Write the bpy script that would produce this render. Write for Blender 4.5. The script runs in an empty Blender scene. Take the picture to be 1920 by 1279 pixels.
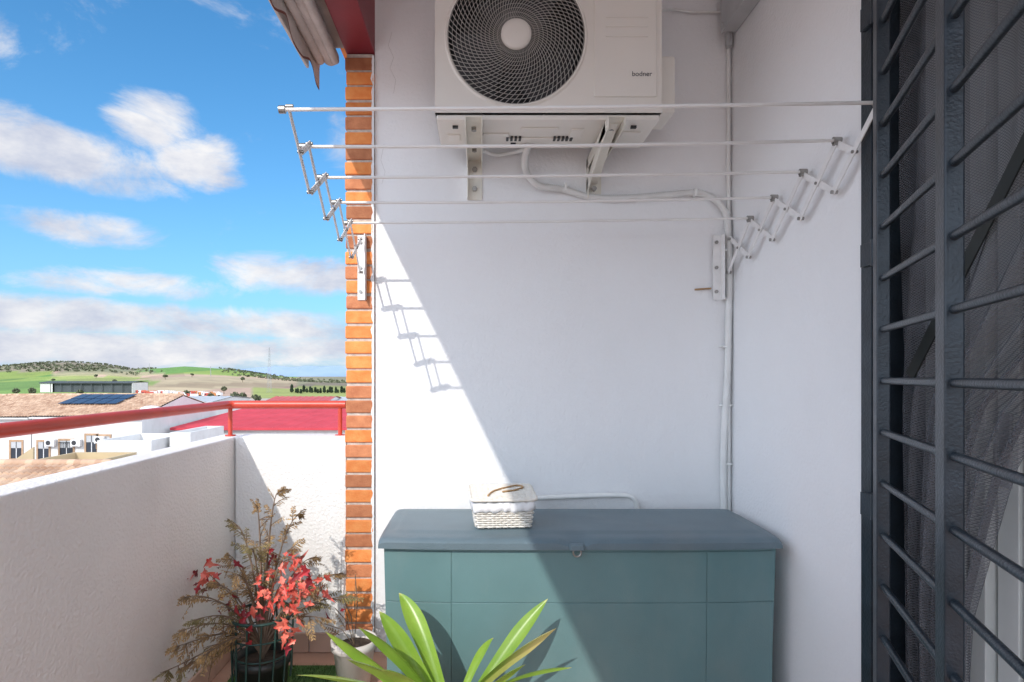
import bpy, math, random
from mathutils import Vector, noise, Matrix
random.seed(7)
EYE=1.154; F=1120.0
def P(px,py,d): return Vector(((px-900)/F*d, d, EYE+(705-py)/F*d))
scene=bpy.context.scene
col=scene.collection
# ------------------------------------------------------------ materials
def new_mat(name):
    m=bpy.data.materials.new(name); m.use_nodes=True
    nt=m.node_tree; b=nt.nodes['Principled BSDF']
    return m,nt,b
def mat(name,c,rough=.7,var=.12,scale=5,bump=0,bscale=80,metal=0,c2=None,island=0,dirt=0,detail=4,dist=.004,spec=.5,wavy=0):
    m,nt,b=new_mat(name); N=nt.nodes; L=nt.links
    tc=N.new('ShaderNodeTexCoord')
    nz=N.new('ShaderNodeTexNoise'); nz.inputs['Scale'].default_value=scale; nz.inputs['Detail'].default_value=detail
    L.new(tc.outputs['Object'],nz.inputs['Vector'])
    mx=N.new('ShaderNodeMix'); mx.data_type='RGBA'
    a=[max(0,x*(1-var)) for x in c]+[1]
    bb=([min(1,x*(1+var)) for x in c] if c2 is None else list(c2))+[1]
    if c2 is not None: a=list(c)+[1]
    mx.inputs[6].default_value=a; mx.inputs[7].default_value=bb
    rmp=N.new('ShaderNodeMapRange'); rmp.inputs[1].default_value=.3; rmp.inputs[2].default_value=.7
    L.new(nz.outputs['Fac'],rmp.inputs[0]); L.new(rmp.outputs[0],mx.inputs[0])
    out=mx.outputs[2]
    if island:
        g=N.new('ShaderNodeNewGeometry'); hs=N.new('ShaderNodeHueSaturation')
        r2=N.new('ShaderNodeMapRange'); r2.inputs[3].default_value=1-island; r2.inputs[4].default_value=1+island
        L.new(g.outputs['Random Per Island'],r2.inputs[0]); L.new(r2.outputs[0],hs.inputs['Value']); L.new(out,hs.inputs['Color'])
        out=hs.outputs['Color']
    if dirt:
        n2=N.new('ShaderNodeTexNoise'); n2.inputs['Scale'].default_value=1.7; n2.inputs['Detail'].default_value=8; n2.inputs['Roughness'].default_value=.65
        mp=N.new('ShaderNodeMapping'); mp.inputs['Scale'].default_value=(1.5,1.5,.7)
        L.new(tc.outputs['Object'],mp.inputs[0]); L.new(mp.outputs[0],n2.inputs['Vector'])
        r3=N.new('ShaderNodeMapRange'); r3.inputs[1].default_value=.5; r3.inputs[2].default_value=.8; r3.inputs[4].default_value=dirt
        L.new(n2.outputs['Fac'],r3.inputs[0])
        m2=N.new('ShaderNodeMix'); m2.data_type='RGBA'; L.new(r3.outputs[0],m2.inputs[0]); L.new(out,m2.inputs[6]); m2.inputs[7].default_value=(.38,.35,.31,1)
        out=m2.outputs[2]
    L.new(out,b.inputs['Base Color'])
    b.inputs['Roughness'].default_value=rough; b.inputs['Metallic'].default_value=metal
    b.inputs['Specular IOR Level'].default_value=spec
    if bump:
        n3=N.new('ShaderNodeTexNoise'); n3.inputs['Scale'].default_value=bscale; n3.inputs['Detail'].default_value=3
        L.new(tc.outputs['Object'],n3.inputs['Vector'])
        h=n3.outputs['Fac']
        if wavy:
            n4=N.new('ShaderNodeTexNoise'); n4.inputs['Scale'].default_value=9; n4.inputs['Detail'].default_value=2
            L.new(tc.outputs['Object'],n4.inputs['Vector'])
            ma=N.new('ShaderNodeMath'); ma.operation='MULTIPLY_ADD'; L.new(n4.outputs['Fac'],ma.inputs[0]); ma.inputs[1].default_value=wavy; L.new(h,ma.inputs[2]); h=ma.outputs[0]
        bp=N.new('ShaderNodeBump'); bp.inputs['Strength'].default_value=bump; bp.inputs['Distance'].default_value=dist
        L.new(h,bp.inputs['Height']); L.new(bp.outputs[0],b.inputs['Normal'])
    return m
def tile_mat(name,c,c2):
    m,nt,b=new_mat(name); N=nt.nodes; L=nt.links
    tc=N.new('ShaderNodeTexCoord'); sn=N.new('ShaderNodeVectorMath'); sn.operation='SNAP'; sn.inputs[1].default_value=(.24,.42,50)
    L.new(tc.outputs['Object'],sn.inputs[0]); wn=N.new('ShaderNodeTexWhiteNoise'); L.new(sn.outputs[0],wn.inputs[0])
    mx=N.new('ShaderNodeMix'); mx.data_type='RGBA'; mx.inputs[6].default_value=(*c,1); mx.inputs[7].default_value=(*c2,1)
    nz=N.new('ShaderNodeTexNoise'); nz.inputs['Scale'].default_value=.8; nz.inputs['Detail'].default_value=6; L.new(tc.outputs['Object'],nz.inputs['Vector'])
    ad=N.new('ShaderNodeMath'); ad.operation='MULTIPLY_ADD'; L.new(wn.outputs[0],ad.inputs[0]); ad.inputs[1].default_value=.6
    sb=N.new('ShaderNodeMath'); sb.operation='SUBTRACT'; L.new(nz.outputs[0],sb.inputs[0]); sb.inputs[1].default_value=.3; L.new(sb.outputs[0],ad.inputs[2])
    L.new(ad.outputs[0],mx.inputs[0]); L.new(mx.outputs[2],b.inputs['Base Color']); b.inputs['Roughness'].default_value=.85
    return m
WALL=mat('white_stucco',(.89,.89,.895),.85,.012,2,.6,95,dirt=.04,dist=.0038,wavy=1.3)
PARA=mat('rough_render',(.87,.855,.83),.9,.03,3,.9,100,dirt=.14,dist=.005,wavy=.8)
BRICK=mat('orange_brick',(.78,.22,.05),.8,.2,30,.4,150,island=.2,c2=(.86,.33,.10))
BRICKD=mat('brown_brick',(.46,.16,.07),.8,.2,30,.4,150,island=.3,c2=(.60,.24,.11))
MORTAR=mat('mortar',(.58,.52,.46),.95,.2,40,.5,200)
REDP=mat('red_paint',(.60,.07,.04),.35,.1,8,.08,60)
MAROON=mat('maroon_beam',(.22,.018,.03),.5,.12,6,.1,60)
ACW=mat('cream_metal',(.82,.79,.73),.4,.03,3)
ACD=mat('dark_plastic',(.03,.032,.035),.5,.1,5)
GRILLE=mat('grille_wire',(.48,.47,.44),.45,.05,5)
GALV=mat('bracket_paint',(.82,.79,.70),.4,.06,20)
BOLT=mat('steel_bolt',(.35,.34,.32),.35,.2,60,metal=.8)
WPAINT=mat('white_enamel',(.84,.83,.82),.35,.06,25)
LINEW=mat('rack_rod',(.84,.83,.81),.3,.04,12)
PVC=mat('white_pvc',(.84,.84,.82),.45,.05,12)
GREYPL=mat('grey_box',(.52,.53,.54),.55,.08,12)
IRON=mat('anthracite_iron',(.022,.032,.043),.30,.3,14,.3,160,metal=.1)
BOXB=mat('teal_resin',(.125,.235,.245),.36,.06,5,.15,260,dirt=.22,spec=.6)
BOXL=mat('slate_lid',(.125,.18,.21),.42,.08,8,.35,240,dirt=.25)
BLK=mat('black_plastic',(.018,.022,.02),.45,.2,12)
GRNP=mat('dark_green_plastic',(.02,.06,.05),.4,.2,12)
POTW=mat('white_pot',(.74,.70,.66),.4,.1,12,dirt=.5)
POTT=mat('terracotta_pot',(.45,.2,.11),.8,.15,15,.2,80)
SOIL=mat('soil',(.06,.04,.028),.95,.4,60,.9,70)
FLOORM=mat('terracotta_floor',(.50,.29,.20),.7,.12,8,.1,80,dirt=.4)
SKIRT=mat('skirting_tile',(.58,.38,.29),.5,.1,9)
WICK=mat('white_wicker',(.74,.69,.60),.6,.1,70,.3,200,c2=(.84,.81,.75))
CLOTH=mat('plastic_liner',(.84,.84,.85),.25,.04,30,.5,40)
WOOD=mat('wood_hoop',(.42,.25,.11),.5,.25,30)
AWN=mat('awning_fabric',(.42,.38,.36),.8,.1,10,c2=(.58,.53,.50))
AWN2=mat('awning_trim',(.20,.07,.055),.8,.1,10)
ALU=mat('alu_profile',(.66,.68,.66),.35,.06,5)
GLASSD=mat('dark_glass',(.10,.11,.12),.08,.1,2)
DEAD=mat('dead_foliage',(.26,.16,.075),.85,.3,30,island=.45,c2=(.48,.31,.13))
DEADG=mat('dry_green_foliage',(.16,.14,.055),.85,.3,30,island=.4,c2=(.32,.25,.10))
STEM=mat('dead_stem',(.20,.14,.095),.85,.3,30)
REDL=mat('red_leaf',(.62,.04,.035),.5,.3,25,island=.35,c2=(.84,.26,.18))
DRED=mat('wine_leaf',(.18,.012,.025),.55,.3,25,island=.4,c2=(.42,.03,.035))
TURF=mat('artificial_turf',(.05,.11,.025),.85,.3,60,island=.4)
HWALL=mat('house_white',(.62,.61,.59),.9,.06,.6,dirt=.3)
OCHRE=mat('house_ochre',(.46,.36,.22),.9,.08,.6,dirt=.2)
STONE=mat('window_stone',(.40,.26,.16),.85,.15,3)
PANE=mat('window_pane',(.035,.045,.06),.15,.2,.6)
REDROOF=mat('red_sheet_roof',(.50,.06,.075),.8,.12,.4,spec=.15)
GREYROOF=mat('grey_sheet_roof',(.42,.43,.44),.6,.12,.3)
SOLAR=mat('solar_cell',(.02,.03,.06),.2,.2,2)
TILE=tile_mat('clay_roof_tile',(.32,.18,.11),(.64,.46,.32))
STEELG=mat('galvanised',(.36,.37,.39),.5,.1,.5)
OLIVE=mat('olive_leaf',(.085,.10,.05),.85,.3,.2,island=.4,c2=(.14,.15,.085))
CYP=mat('conifer_leaf',(.03,.055,.025),.85,.3,.3,island=.4)
BARK=mat('bark',(.12,.09,.06),.9,.2,3)
VRED=mat('vehicle_red',(.50,.08,.05),.4,.1,.5); VOR=mat('vehicle_orange',(.50,.20,.06),.4,.1,.5)
VWH=mat('vehicle_white',(.7,.7,.7),.4,.1,.5); TYRE=mat('tyre',(.02,.02,.02),.8,.1,1)
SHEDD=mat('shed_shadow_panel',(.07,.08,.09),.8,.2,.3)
INK=mat('logo_ink',(.09,.09,.10),.5,.05,5)
def leafmat(name,a,bc,tip):
    m,nt,b=new_mat(name); N=nt.nodes; L=nt.links
    at=N.new('ShaderNodeAttribute'); at.attribute_name='tp'
    tc=N.new('ShaderNodeTexCoord'); nz=N.new('ShaderNodeTexNoise'); nz.inputs['Scale'].default_value=14; nz.inputs['Detail'].default_value=5
    L.new(tc.outputs['Object'],nz.inputs['Vector'])
    mx=N.new('ShaderNodeMix'); mx.data_type='RGBA'; mx.inputs[6].default_value=(*a,1); mx.inputs[7].default_value=(*bc,1); L.new(nz.outputs[0],mx.inputs[0])
    g=N.new('ShaderNodeNewGeometry'); hs=N.new('ShaderNodeHueSaturation'); r2=N.new('ShaderNodeMapRange'); r2.inputs[3].default_value=.75; r2.inputs[4].default_value=1.2
    L.new(g.outputs['Random Per Island'],r2.inputs[0]); L.new(r2.outputs[0],hs.inputs['Value']); L.new(mx.outputs[2],hs.inputs['Color'])
    m2=N.new('ShaderNodeMix'); m2.data_type='RGBA'; m2.inputs[7].default_value=(*tip,1); L.new(hs.outputs[0],m2.inputs[6]); L.new(at.outputs['Fac'],m2.inputs[0])
    L.new(m2.outputs[2],b.inputs['Base Color']); b.inputs['Roughness'].default_value=.30
    tr=N.new('ShaderNodeBsdfTranslucent'); L.new(m2.outputs[2],tr.inputs[0]); ms=N.new('ShaderNodeMixShader'); ms.inputs[0].default_value=.25
    L.new(b.outputs[0],ms.inputs[1]); L.new(tr.outputs[0],ms.inputs[2]); L.new(ms.outputs[0],N['Material Output'].inputs[0])
    return m
LEAF=leafmat('strap_leaf',(.15,.33,.03),(.40,.57,.09),(.85,.70,.28))
def screenmat():
    m,nt,b=new_mat('fly_screen_mesh'); N=nt.nodes; L=nt.links
    b.inputs['Base Color'].default_value=(.13,.135,.15,1); b.inputs['Roughness'].default_value=.75
    # woven diamond lattice from two rotated sine fields
    tc=N.new('ShaderNodeTexCoord'); sp=N.new('ShaderNodeSeparateXYZ'); L.new(tc.outputs['Object'],sp.inputs[0])
    def mm_(op,a,c):
        n=N.new('ShaderNodeMath'); n.operation=op
        for i,x in enumerate((a,c)):
            if x is None: continue
            if isinstance(x,(int,float)): n.inputs[i].default_value=x
            else: L.new(x,n.inputs[i])
        return n.outputs[0]
    s1=mm_('ADD',sp.outputs[1],sp.outputs[2]); s2=mm_('SUBTRACT',sp.outputs[1],sp.outputs[2])
    a1=mm_('ABSOLUTE',mm_('SINE',mm_('MULTIPLY',s1,480.0),None),None); a2=mm_('ABSOLUTE',mm_('SINE',mm_('MULTIPLY',s2,480.0),None),None)
    mn=mm_('MINIMUM',a1,a2)
    mr=N.new('ShaderNodeMapRange'); mr.inputs[1].default_value=.25; mr.inputs[2].default_value=.5; mr.inputs[3].default_value=.95; mr.inputs[4].default_value=.45
    L.new(mn,mr.inputs[0])
    t=N.new('ShaderNodeBsdfTransparent'); ms=N.new('ShaderNodeMixShader'); L.new(mr.outputs[0],ms.inputs[0]); L.new(t.outputs[0],ms.inputs[1]); L.new(b.outputs[0],ms.inputs[2])
    L.new(ms.outputs[0],N['Material Output'].inputs[0]); return m
SCREEN=screenmat()
# ------------------------------------------------------------ builder
WL={}
def thing(name,label,category,loc=(0,0,0),group=None):
    o=bpy.data.objects.new(name,None); o.empty_display_size=.1; o.location=loc; col.objects.link(o)
    o['label']=label; o['category']=category
    if group: o['group']=group
    WL[o.name]=Vector(loc); return o
class M:
    def __init__(s): s.v=[];s.f=[];s.mi=[];s.sm=[];s.att=[]
    def add(s,vs,fs,mi=0,sm=False,att=None):
        n=len(s.v); s.v+= [Vector(x) for x in vs]; s.f+=[[i+n for i in f] for f in fs]; s.mi+=[mi]*len(fs); s.sm+=[sm]*len(fs)
        s.att+= att if att else [0.0]*len(vs)
    def box(s,x0,x1,y0,y1,z0,z1,mi=0):
        s.add([(x0,y0,z0),(x1,y0,z0),(x1,y1,z0),(x0,y1,z0),(x0,y0,z1),(x1,y0,z1),(x1,y1,z1),(x0,y1,z1)],
              [(3,2,1,0),(4,5,6,7),(0,1,5,4),(1,2,6,5),(2,3,7,6),(3,0,4,7)],mi)
    def obox(s,c,u,v,w,mi=0):
        c=Vector(c);u=Vector(u);v=Vector(v);w=Vector(w)
        s.add([c-u-v-w,c+u-v-w,c+u+v-w,c-u+v-w,c-u-v+w,c+u-v+w,c+u+v+w,c-u+v+w],
              [(3,2,1,0),(4,5,6,7),(0,1,5,4),(1,2,6,5),(2,3,7,6),(3,0,4,7)],mi)
    def strip(s,a,b,wid,th,nrm,mi=0):
        a=Vector(a);b=Vector(b);u=(b-a)/2;n=Vector(nrm).normalized();w=u.cross(n).normalized()*wid/2
        s.obox((a+b)/2,u,w,n*th/2,mi)
    def tube(s,pts,r,seg=8,mi=0,closed=False,caps=True,att=None):
        pts=[Vector(p) for p in pts]; n=len(pts); vs=[];fs=[]
        t0=(pts[1]-pts[0]).normalized(); ref=Vector((0,0,1)) if abs(t0.z)<.9 else Vector((1,0,0))
        nr=t0.cross(ref).normalized()
        for i,p in enumerate(pts):
            if closed: t=(pts[(i+1)%n]-pts[i-1])
            else: t=(pts[min(i+1,n-1)]-pts[max(i-1,0)])
            t=t.normalized() if t.length>0 else t0
            nr=(nr-t*nr.dot(t)).normalized(); bn=t.cross(nr)
            rr=r(i/(n-1)) if callable(r) else r
            for k in range(seg):
                a=2*math.pi*k/seg; vs.append(p+(nr*math.cos(a)+bn*math.sin(a))*rr)
        m=n if closed else n-1
        for i in range(m):
            j=(i+1)%n
            for k in range(seg):
                k2=(k+1)%seg; fs.append((i*seg+k,i*seg+k2,j*seg+k2,j*seg+k))
        s.add(vs,fs,mi,True)
        if caps and not closed:
            s.add(vs[:seg],[tuple(range(seg))[::-1]],mi); s.add(vs[-seg:],[tuple(range(seg))],mi)
    def cyl(s,a,b,r,seg=16,mi=0,r2=None):
        s.tube([a,b],(lambda t:r+(r2-r)*t) if r2 is not None else r,seg,mi)
    def lathe(s,c,prof,seg=32,mi=0,sm=True):
        vs=[];fs=[];c=Vector(c)
        for (r,z) in prof:
            for k in range(seg):
                a=2*math.pi*k/seg; vs.append(c+Vector((r*math.cos(a),r*math.sin(a),z)))
        for i in range(len(prof)-1):
            for k in range(seg):
                k2=(k+1)%seg; fs.append((i*seg+k,i*seg+k2,(i+1)*seg+k2,(i+1)*seg+k))
        s.add(vs,fs,mi,sm)
    def split(s,name,mats,parent=None,bevel=0,**props):
        par={}
        def find(a):
            while par.setdefault(a,a)!=a: par[a]=par[par[a]]; a=par[a]
            return a
        key=[tuple(round(c,5) for c in v) for v in s.v]
        for f in s.f:
            r0=find(key[f[0]])
            for i in f[1:]: par[find(key[i])]=r0; r0=find(r0)
        groups={}
        for fi,f in enumerate(s.f): groups.setdefault(find(key[f[0]]),[]).append(fi)
        out=[]
        for g in groups.values():
            n=M(); mp={}
            for fi in g:
                ff=[]
                for i in s.f[fi]:
                    if i not in mp: mp[i]=len(n.v); n.v.append(s.v[i]); n.att.append(0.0)
                    ff.append(mp[i])
                n.f.append(ff); n.mi.append(s.mi[fi]); n.sm.append(s.sm[fi])
            pr=dict(props)
            if not parent:
                c=sum(n.v,Vector())/len(n.v); pr['base']=tuple(c)
            out.append(n.obj(name,mats,parent,bevel,**pr))
        return out
    def obj(s,name,mats,parent=None,bevel=0,**props):
        if not isinstance(mats,(list,tuple)): mats=[mats]
        off=WL[parent.name] if parent else Vector(props.pop('base',(0,0,0)))
        me=bpy.data.meshes.new(name); me.from_pydata([tuple(v-off) for v in s.v],[],s.f)
        for m in mats: me.materials.append(m)
        me.polygons.foreach_set('material_index',s.mi); me.polygons.foreach_set('use_smooth',s.sm)
        if any(s.att):
            a=me.attributes.new('tp','FLOAT','POINT'); a.data.foreach_set('value',s.att)
        me.update()
        o=bpy.data.objects.new(name,me); col.objects.link(o)
        if parent: o.parent=parent; WL[o.name]=off
        else: o.location=off; WL[o.name]=off
        if bevel:
            b=o.modifiers.new('b','BEVEL'); b.width=bevel; b.segments=2; b.limit_method='ANGLE'
        for k,v in props.items(): o[k]=v
        return o
# ------------------------------------------------------------ camera, sun, sky
cam=bpy.data.cameras.new('camera'); co=bpy.data.objects.new('camera',cam); col.objects.link(co)
co.location=(0,0,EYE); co.rotation_euler=(math.pi/2,0,0)
cam.lens=36*F/1920; cam.sensor_width=36; cam.shift_x=60/1920; cam.shift_y=65.5/1920; cam.clip_end=60000; cam.clip_start=.02
scene.camera=co
LD=Vector((.37,1,-.76)).normalized()
sun=bpy.data.lights.new('sun','SUN'); sun.energy=2.9; sun.angle=math.radians(.5); sun.color=(1,.94,.87)
so=bpy.data.objects.new('sun',sun); so.rotation_euler=LD.to_track_quat('-Z','Y').to_euler(); so.location=(-5,-10,12); col.objects.link(so)
w=bpy.data.worlds.new('World'); scene.world=w; w.use_nodes=True
N=w.node_tree.nodes; L=w.node_tree.links; bg=N['Background']
sky=N.new('ShaderNodeTexSky'); sky.sky_type='NISHITA'; sky.sun_disc=False; sky.sun_elevation=math.asin(-LD.z); sky.sun_rotation=math.atan2(-LD.x,-LD.y)
def mt(op,*a,clamp=False):
    n=N.new('ShaderNodeMath'); n.operation=op; n.use_clamp=clamp
    for i,x in enumerate(a):
        if isinstance(x,(int,float)): n.inputs[i].default_value=x
        else: L.new(x,n.inputs[i])
    return n.outputs[0]
def mixc(f,a,b,blend='MIX'):
    n=N.new('ShaderNodeMix'); n.data_type='RGBA'; n.blend_type=blend
    for i,x in ((0,f),(6,a),(7,b)):
        if isinstance(x,(int,float)): n.inputs[i].default_value=x
        elif isinstance(x,tuple): n.inputs[i].default_value=(*x,1)
        else: L.new(x,n.inputs[i])
    return n.outputs[2]
tc=N.new('ShaderNodeTexCoord'); sx=N.new('ShaderNodeSeparateXYZ'); L.new(tc.outputs['Generated'],sx.inputs[0])
X,Y,Z=sx.outputs
az=mt('ARCTAN2',X,Y); el=mt('ARCTAN2',Z,mt('SQRT',mt('ADD',mt('MULTIPLY',X,X),mt('MULTIPLY',Y,Y))))
cb=N.new('ShaderNodeCombineXYZ'); L.new(az,cb.inputs[0]); L.new(mt('MULTIPLY',el,2.0),cb.inputs[1])
def nz(scale,detail,rough,off=0,dist=0):
    n=N.new('ShaderNodeTexNoise'); n.inputs['Scale'].default_value=scale; n.inputs['Detail'].default_value=detail; n.inputs['Roughness'].default_value=rough; n.inputs['Distortion'].default_value=dist
    mp=N.new('ShaderNodeMapping'); mp.inputs['Location'].default_value=(off,off*.7,off*.3); L.new(cb.outputs[0],mp.inputs[0]); L.new(mp.outputs[0],n.inputs['Vector']); return n.outputs['Fac']
def azel(px,py):
    u=(px-900)/F; v=(705-py)/F; return math.atan(u), math.atan(v/math.sqrt(1+u*u))
blobs=[(110,290,250,70,1.25),(285,225,120,66,1.1),(375,305,115,58,1.1),(-10,240,170,75,1.0),(210,345,170,36,.9),(170,430,190,44,1.2),(550,515,200,52,1.35),(230,530,320,40,1.05),(-10,60,60,46,.6),(640,260,50,70,.5),(100,590,520,50,1.3),(500,610,330,44,1.15),(300,655,1000,50,1.2)]
tot=None
for (px,py,rx,ry,s) in blobs:
    a0,e0=azel(px,py); k=math.cos(a0)
    rx_=rx/F*k*k; ry_=ry/F*k
    dx=mt('DIVIDE',mt('SUBTRACT',az,a0),rx_); dy=mt('DIVIDE',mt('SUBTRACT',el,e0),ry_)
    g=mt('MULTIPLY',mt('SUBTRACT',1.0,mt('ADD',mt('MULTIPLY',dx,dx),mt('MULTIPLY',dy,dy)),),s)
    g=mt('MAXIMUM',g,0.0)
    tot=g if tot is None else mt('MAXIMUM',tot,g)
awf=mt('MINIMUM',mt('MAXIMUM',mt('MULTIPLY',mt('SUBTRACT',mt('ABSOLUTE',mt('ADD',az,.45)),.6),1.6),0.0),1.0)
tot=mt('MAXIMUM',tot,mt('MULTIPLY',awf,.8))  # extra cloud cover outside the view, added to raise the ambient light
n1=nz(6,7,.66,3.1,.45)
val=mt('ADD',tot,mt('MULTIPLY',mt('SUBTRACT',n1,.5),2.6))
al=N.new('ShaderNodeMapRange'); al.interpolation_type='SMOOTHSTEP'; al.inputs[1].default_value=.22; al.inputs[2].default_value=1.1; L.new(val,al.inputs[0])
alpha=mt('MULTIPLY',mt('MULTIPLY',al.outputs[0],mt('GREATER_THAN',el,-.02)),.97)
tint=mixc(1.0,sky.outputs[0],(.40,1.08,1.46),'MULTIPLY')
haze=mt('POWER',2.718,mt('MULTIPLY',mt('MAXIMUM',el,0.0),-6.0))
base=mixc(mt('MULTIPLY',haze,.85),tint,(3.4,4.5,6.0))
sh=N.new('ShaderNodeMapRange'); sh.inputs[1].default_value=.35; sh.inputs[2].default_value=.65; L.new(nz(8,5,.6,1.3),sh.inputs[0])
cc=mixc(sh.outputs[0],(3.9,4.2,5.1),(6.5,6.4,6.4))
cc=mixc(1.0,cc,mixc(awf,(1.0,1.0,1.0),(3.05,3.15,3.3)),'MULTIPLY')  # unseen clouds brightened as added fill for the shaded balcony walls
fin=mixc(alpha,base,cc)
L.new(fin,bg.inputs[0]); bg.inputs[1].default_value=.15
scene.view_settings.view_transform='Standard'; scene.view_settings.look='None'; scene.view_settings.exposure=0
# ------------------------------------------------------------ balcony shell
D=2.5
m=M(); m.box(-.44,1.3,D,D+.25,-.2,2.9); m.obj('end_wall',WALL,label='white stuccoed end wall of the balcony behind the storage box',category='wall')
m=M(); m.box(1.05,1.3,1.613,D-.002,-.2,2.9); m.box(1.05,1.3,-2.5,1.613,2.42,2.9); m.box(1.05,1.3,-2.5,.25,-.2,2.418)
m.obj('side_wall',WALL,label='white stuccoed side wall with the barred doorway',category='wall')
m=M(); m.box(-1.128,-1.028,-2.5,2.62,-.2,.897); m.obj('parapet',PARA,bevel=.006,label='rough rendered white parapet along the balcony edge',category='parapet')
m=M(); m.box(-1.026,-.56,D,D+.12,-.2,.900); m.obj('parapet',PARA,bevel=.006,label='short white parapet between the corner and the brick pillar',category='parapet')
m=M(); m.box(-.445,1.3,-2.5,D+.25,2.903,3.1); m.obj('ceiling',WALL,kind='structure')
m=M(); m.box(-1.128,1.3,-2.5,D+.25,-.25,-.202,1); m.box(-1.027,1.049,-2.5,D-.001,-.2,0,0); m.obj('balcony_floor',[FLOORM,WALL],kind='structure')
m=M(); m.box(-1.0,1.3,-2.5,D+.2,-7.9,-.252); m.obj('lower_facade',HWALL,label='plain white facade of the storeys below the balcony',category='building')
m=M()
y=-1.0
while y<2.45: m.box(-1.026,-1.014,y,y+.296,.002,.082); y+=.3
x=-1.01
while x<-.5: m.box(x,min(x+.296,-.562),2.486,2.498,.002,.082); x+=.3
m.obj('skirting',SKIRT,bevel=.002,label='terracotta skirting tiles along the parapet foot',category='skirting')
bp_=thing('brick_pillar','narrow exposed orange and brown brick pillar beside the white wall','pillar',(-.5,D,0))
m=M(); m.box(-.556,-.446,D-.004,D+.24,-.2,2.498); m.obj('mortar',MORTAR,bp_)
m=M(); z=0.005; i=0; pitch=.0622
while z+.05<2.5:
    j=random.uniform(-.003,.003); dz=random.uniform(-.0018,.0018)
    m.box(-.5605+j,-.443+j*.6,D-.012+random.uniform(-.002,.002),D+.115,z+dz,z+.0515+dz,0 if (i%2==0 and random.random()<.92) or random.random()<.25 else 1)
    m.box(-.5605+j,-.445,D+.125,D+.245,z+dz,z+.0515+dz,1 if i%2==0 else 0)
    z+=pitch; i+=1
m.obj('brickwork',[BRICK,BRICKD],bp_,bevel=.004)
m=M(); vs=[];fs=[]
for k in range(180):
    zz=k*.0139; wv=.005+.009*noise.noise(Vector((k*.45,1,2)))+.002
    vs+=[(-.4405,D-.0125,zz),(-.4405-wv-.003,D-.0145,zz)]
for k in range(179): fs.append((2*k,2*k+2,2*k+3,2*k+1))
m.add(vs,fs); m.obj('paint_edge',WALL,bp_)
m=M(); m.box(-.56,-.44,-2.5,D+.25,2.502,2.9); m.obj('edge_beam',MAROON,bevel=.004,label='dark red painted steel beam above the brick pillar',category='beam')
m=M(); m.box(-.60,-.562,-2.5,D+.2,2.56,2.9); m.obj('brick_fascia',BRICK,label='orange brick fascia outside the red beam',category='fascia')
m=M()
for pts in ([(735,60),(728,85),(738,108),(731,128),(742,150),(738,175)],[(720,270),(714,300),(722,322),(716,345)]):
    m.tube([P(a,b_,2.4997) for a,b_ in pts],.0006,4)
m.split('plaster_crack',mat('crack_grey',(.6,.59,.58),.9),label='fine hairline crack in the white plaster',category='crack')
# awning
aw=thing('awning','rolled up beige awning with brown scalloped valance under the ceiling edge','awning',(-.66,0,2.45))
m=M()
m.tube([(-.628,-2.4,2.495),(-.628,D+.02,2.495)],.034,16,0); m.tube([(-.668,-2.4,2.475),(-.668,D+.0,2.475)],.020,12,0)
m.tube([(-.60,-2.4,2.462),(-.60,D-.02,2.462)],.016,12,0); m.obj('rolled_fabric',AWN,aw)
m=M(); vs=[];fs=[];n=330
for k in range(n+1):
    yy=-2.4+k*(D+.06+2.4)/n; ph=(yy-(D+.06))/.30
    zb=2.425-.048*abs(math.sin(math.pi*ph+math.pi/2))**1.4
    xo=.003*math.sin(yy*38); vs+=[(-.68,yy,2.53),(-.688+xo,yy,2.47),(-.688-xo,yy,zb+.010),(-.688-xo,yy,zb)]
for k in range(n):
    for j in range(3): fs.append((4*k+j,4*k+4+j,4*k+5+j,4*k+1+j))
m.add(vs,fs,0,True); m.mi=[1 if q%3==2 else 0 for q in range(len(m.f))]; m.obj('valance',[AWN,AWN2],aw)
m=M(); m.box(-.725,-.565,-2.4,D+.02,2.535,2.548); m.obj('cassette',AWN,aw,bevel=.003)
m=M(); m.box(-.733,-.721,-2.4,D+.02,2.452,2.534); m.obj('front_profile',AWN,aw,bevel=.003)
# railing
rl=thing('railing','red painted tubular railing above the white parapet','railing',(-1.075,D+.05,.9))
zr=EYE-.123
m=M(); m.tube([(-1.078,-2.4,zr),(-1.078,D+.03,zr),(-1.070,D+.055,zr),(-1.045,D+.062,zr),(-.575,D+.062,zr)],.0175,16); m.obj('handrail',REDP,rl)
for (x,y) in [(-1.068,D+.055),(-.60,D+.062),(-1.078,1.0),(-1.078,-.4),(-1.078,-1.8)]:
    m=M(); m.cyl((x,y,.895),(x,y,zr-.015),.009,12); m.cyl((x,y,.898),(x,y,.903),.022,16); m.obj('post',REDP,rl)
# ------------------------------------------------------------ air conditioner
AX0,AX1,AZ0,AZ1,AY0,AY1=-.16,.645,.934+EYE,1.485+EYE,2.12,2.40
ac=thing('air_conditioner','cream outdoor air conditioner unit mounted high on the white wall','air conditioner',((AX0+AX1)/2,2.26,AZ0))
cx,cz,cr=.128,1.206+EYE,.249
m=M()
def rectpt(a,x0,x1,z0,z1):
    dx,dz=math.cos(a),math.sin(a); t=1e9
    if dx>1e-6:t=min(t,(x1-cx)/dx)
    if dx<-1e-6:t=min(t,(x0-cx)/dx)
    if dz>1e-6:t=min(t,(z1-cz)/dz)
    if dz<-1e-6:t=min(t,(z0-cz)/dz)
    return (cx+dx*t,cz+dz*t)
fx1=.398
corner=[math.atan2(zz-cz,xx-cx)%(2*math.pi) for xx in (AX0,fx1) for zz in (AZ0,AZ1)]
angs=sorted(set([2*math.pi*k/96 for k in range(96)]+corner)); n=len(angs); vs=[]
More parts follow.
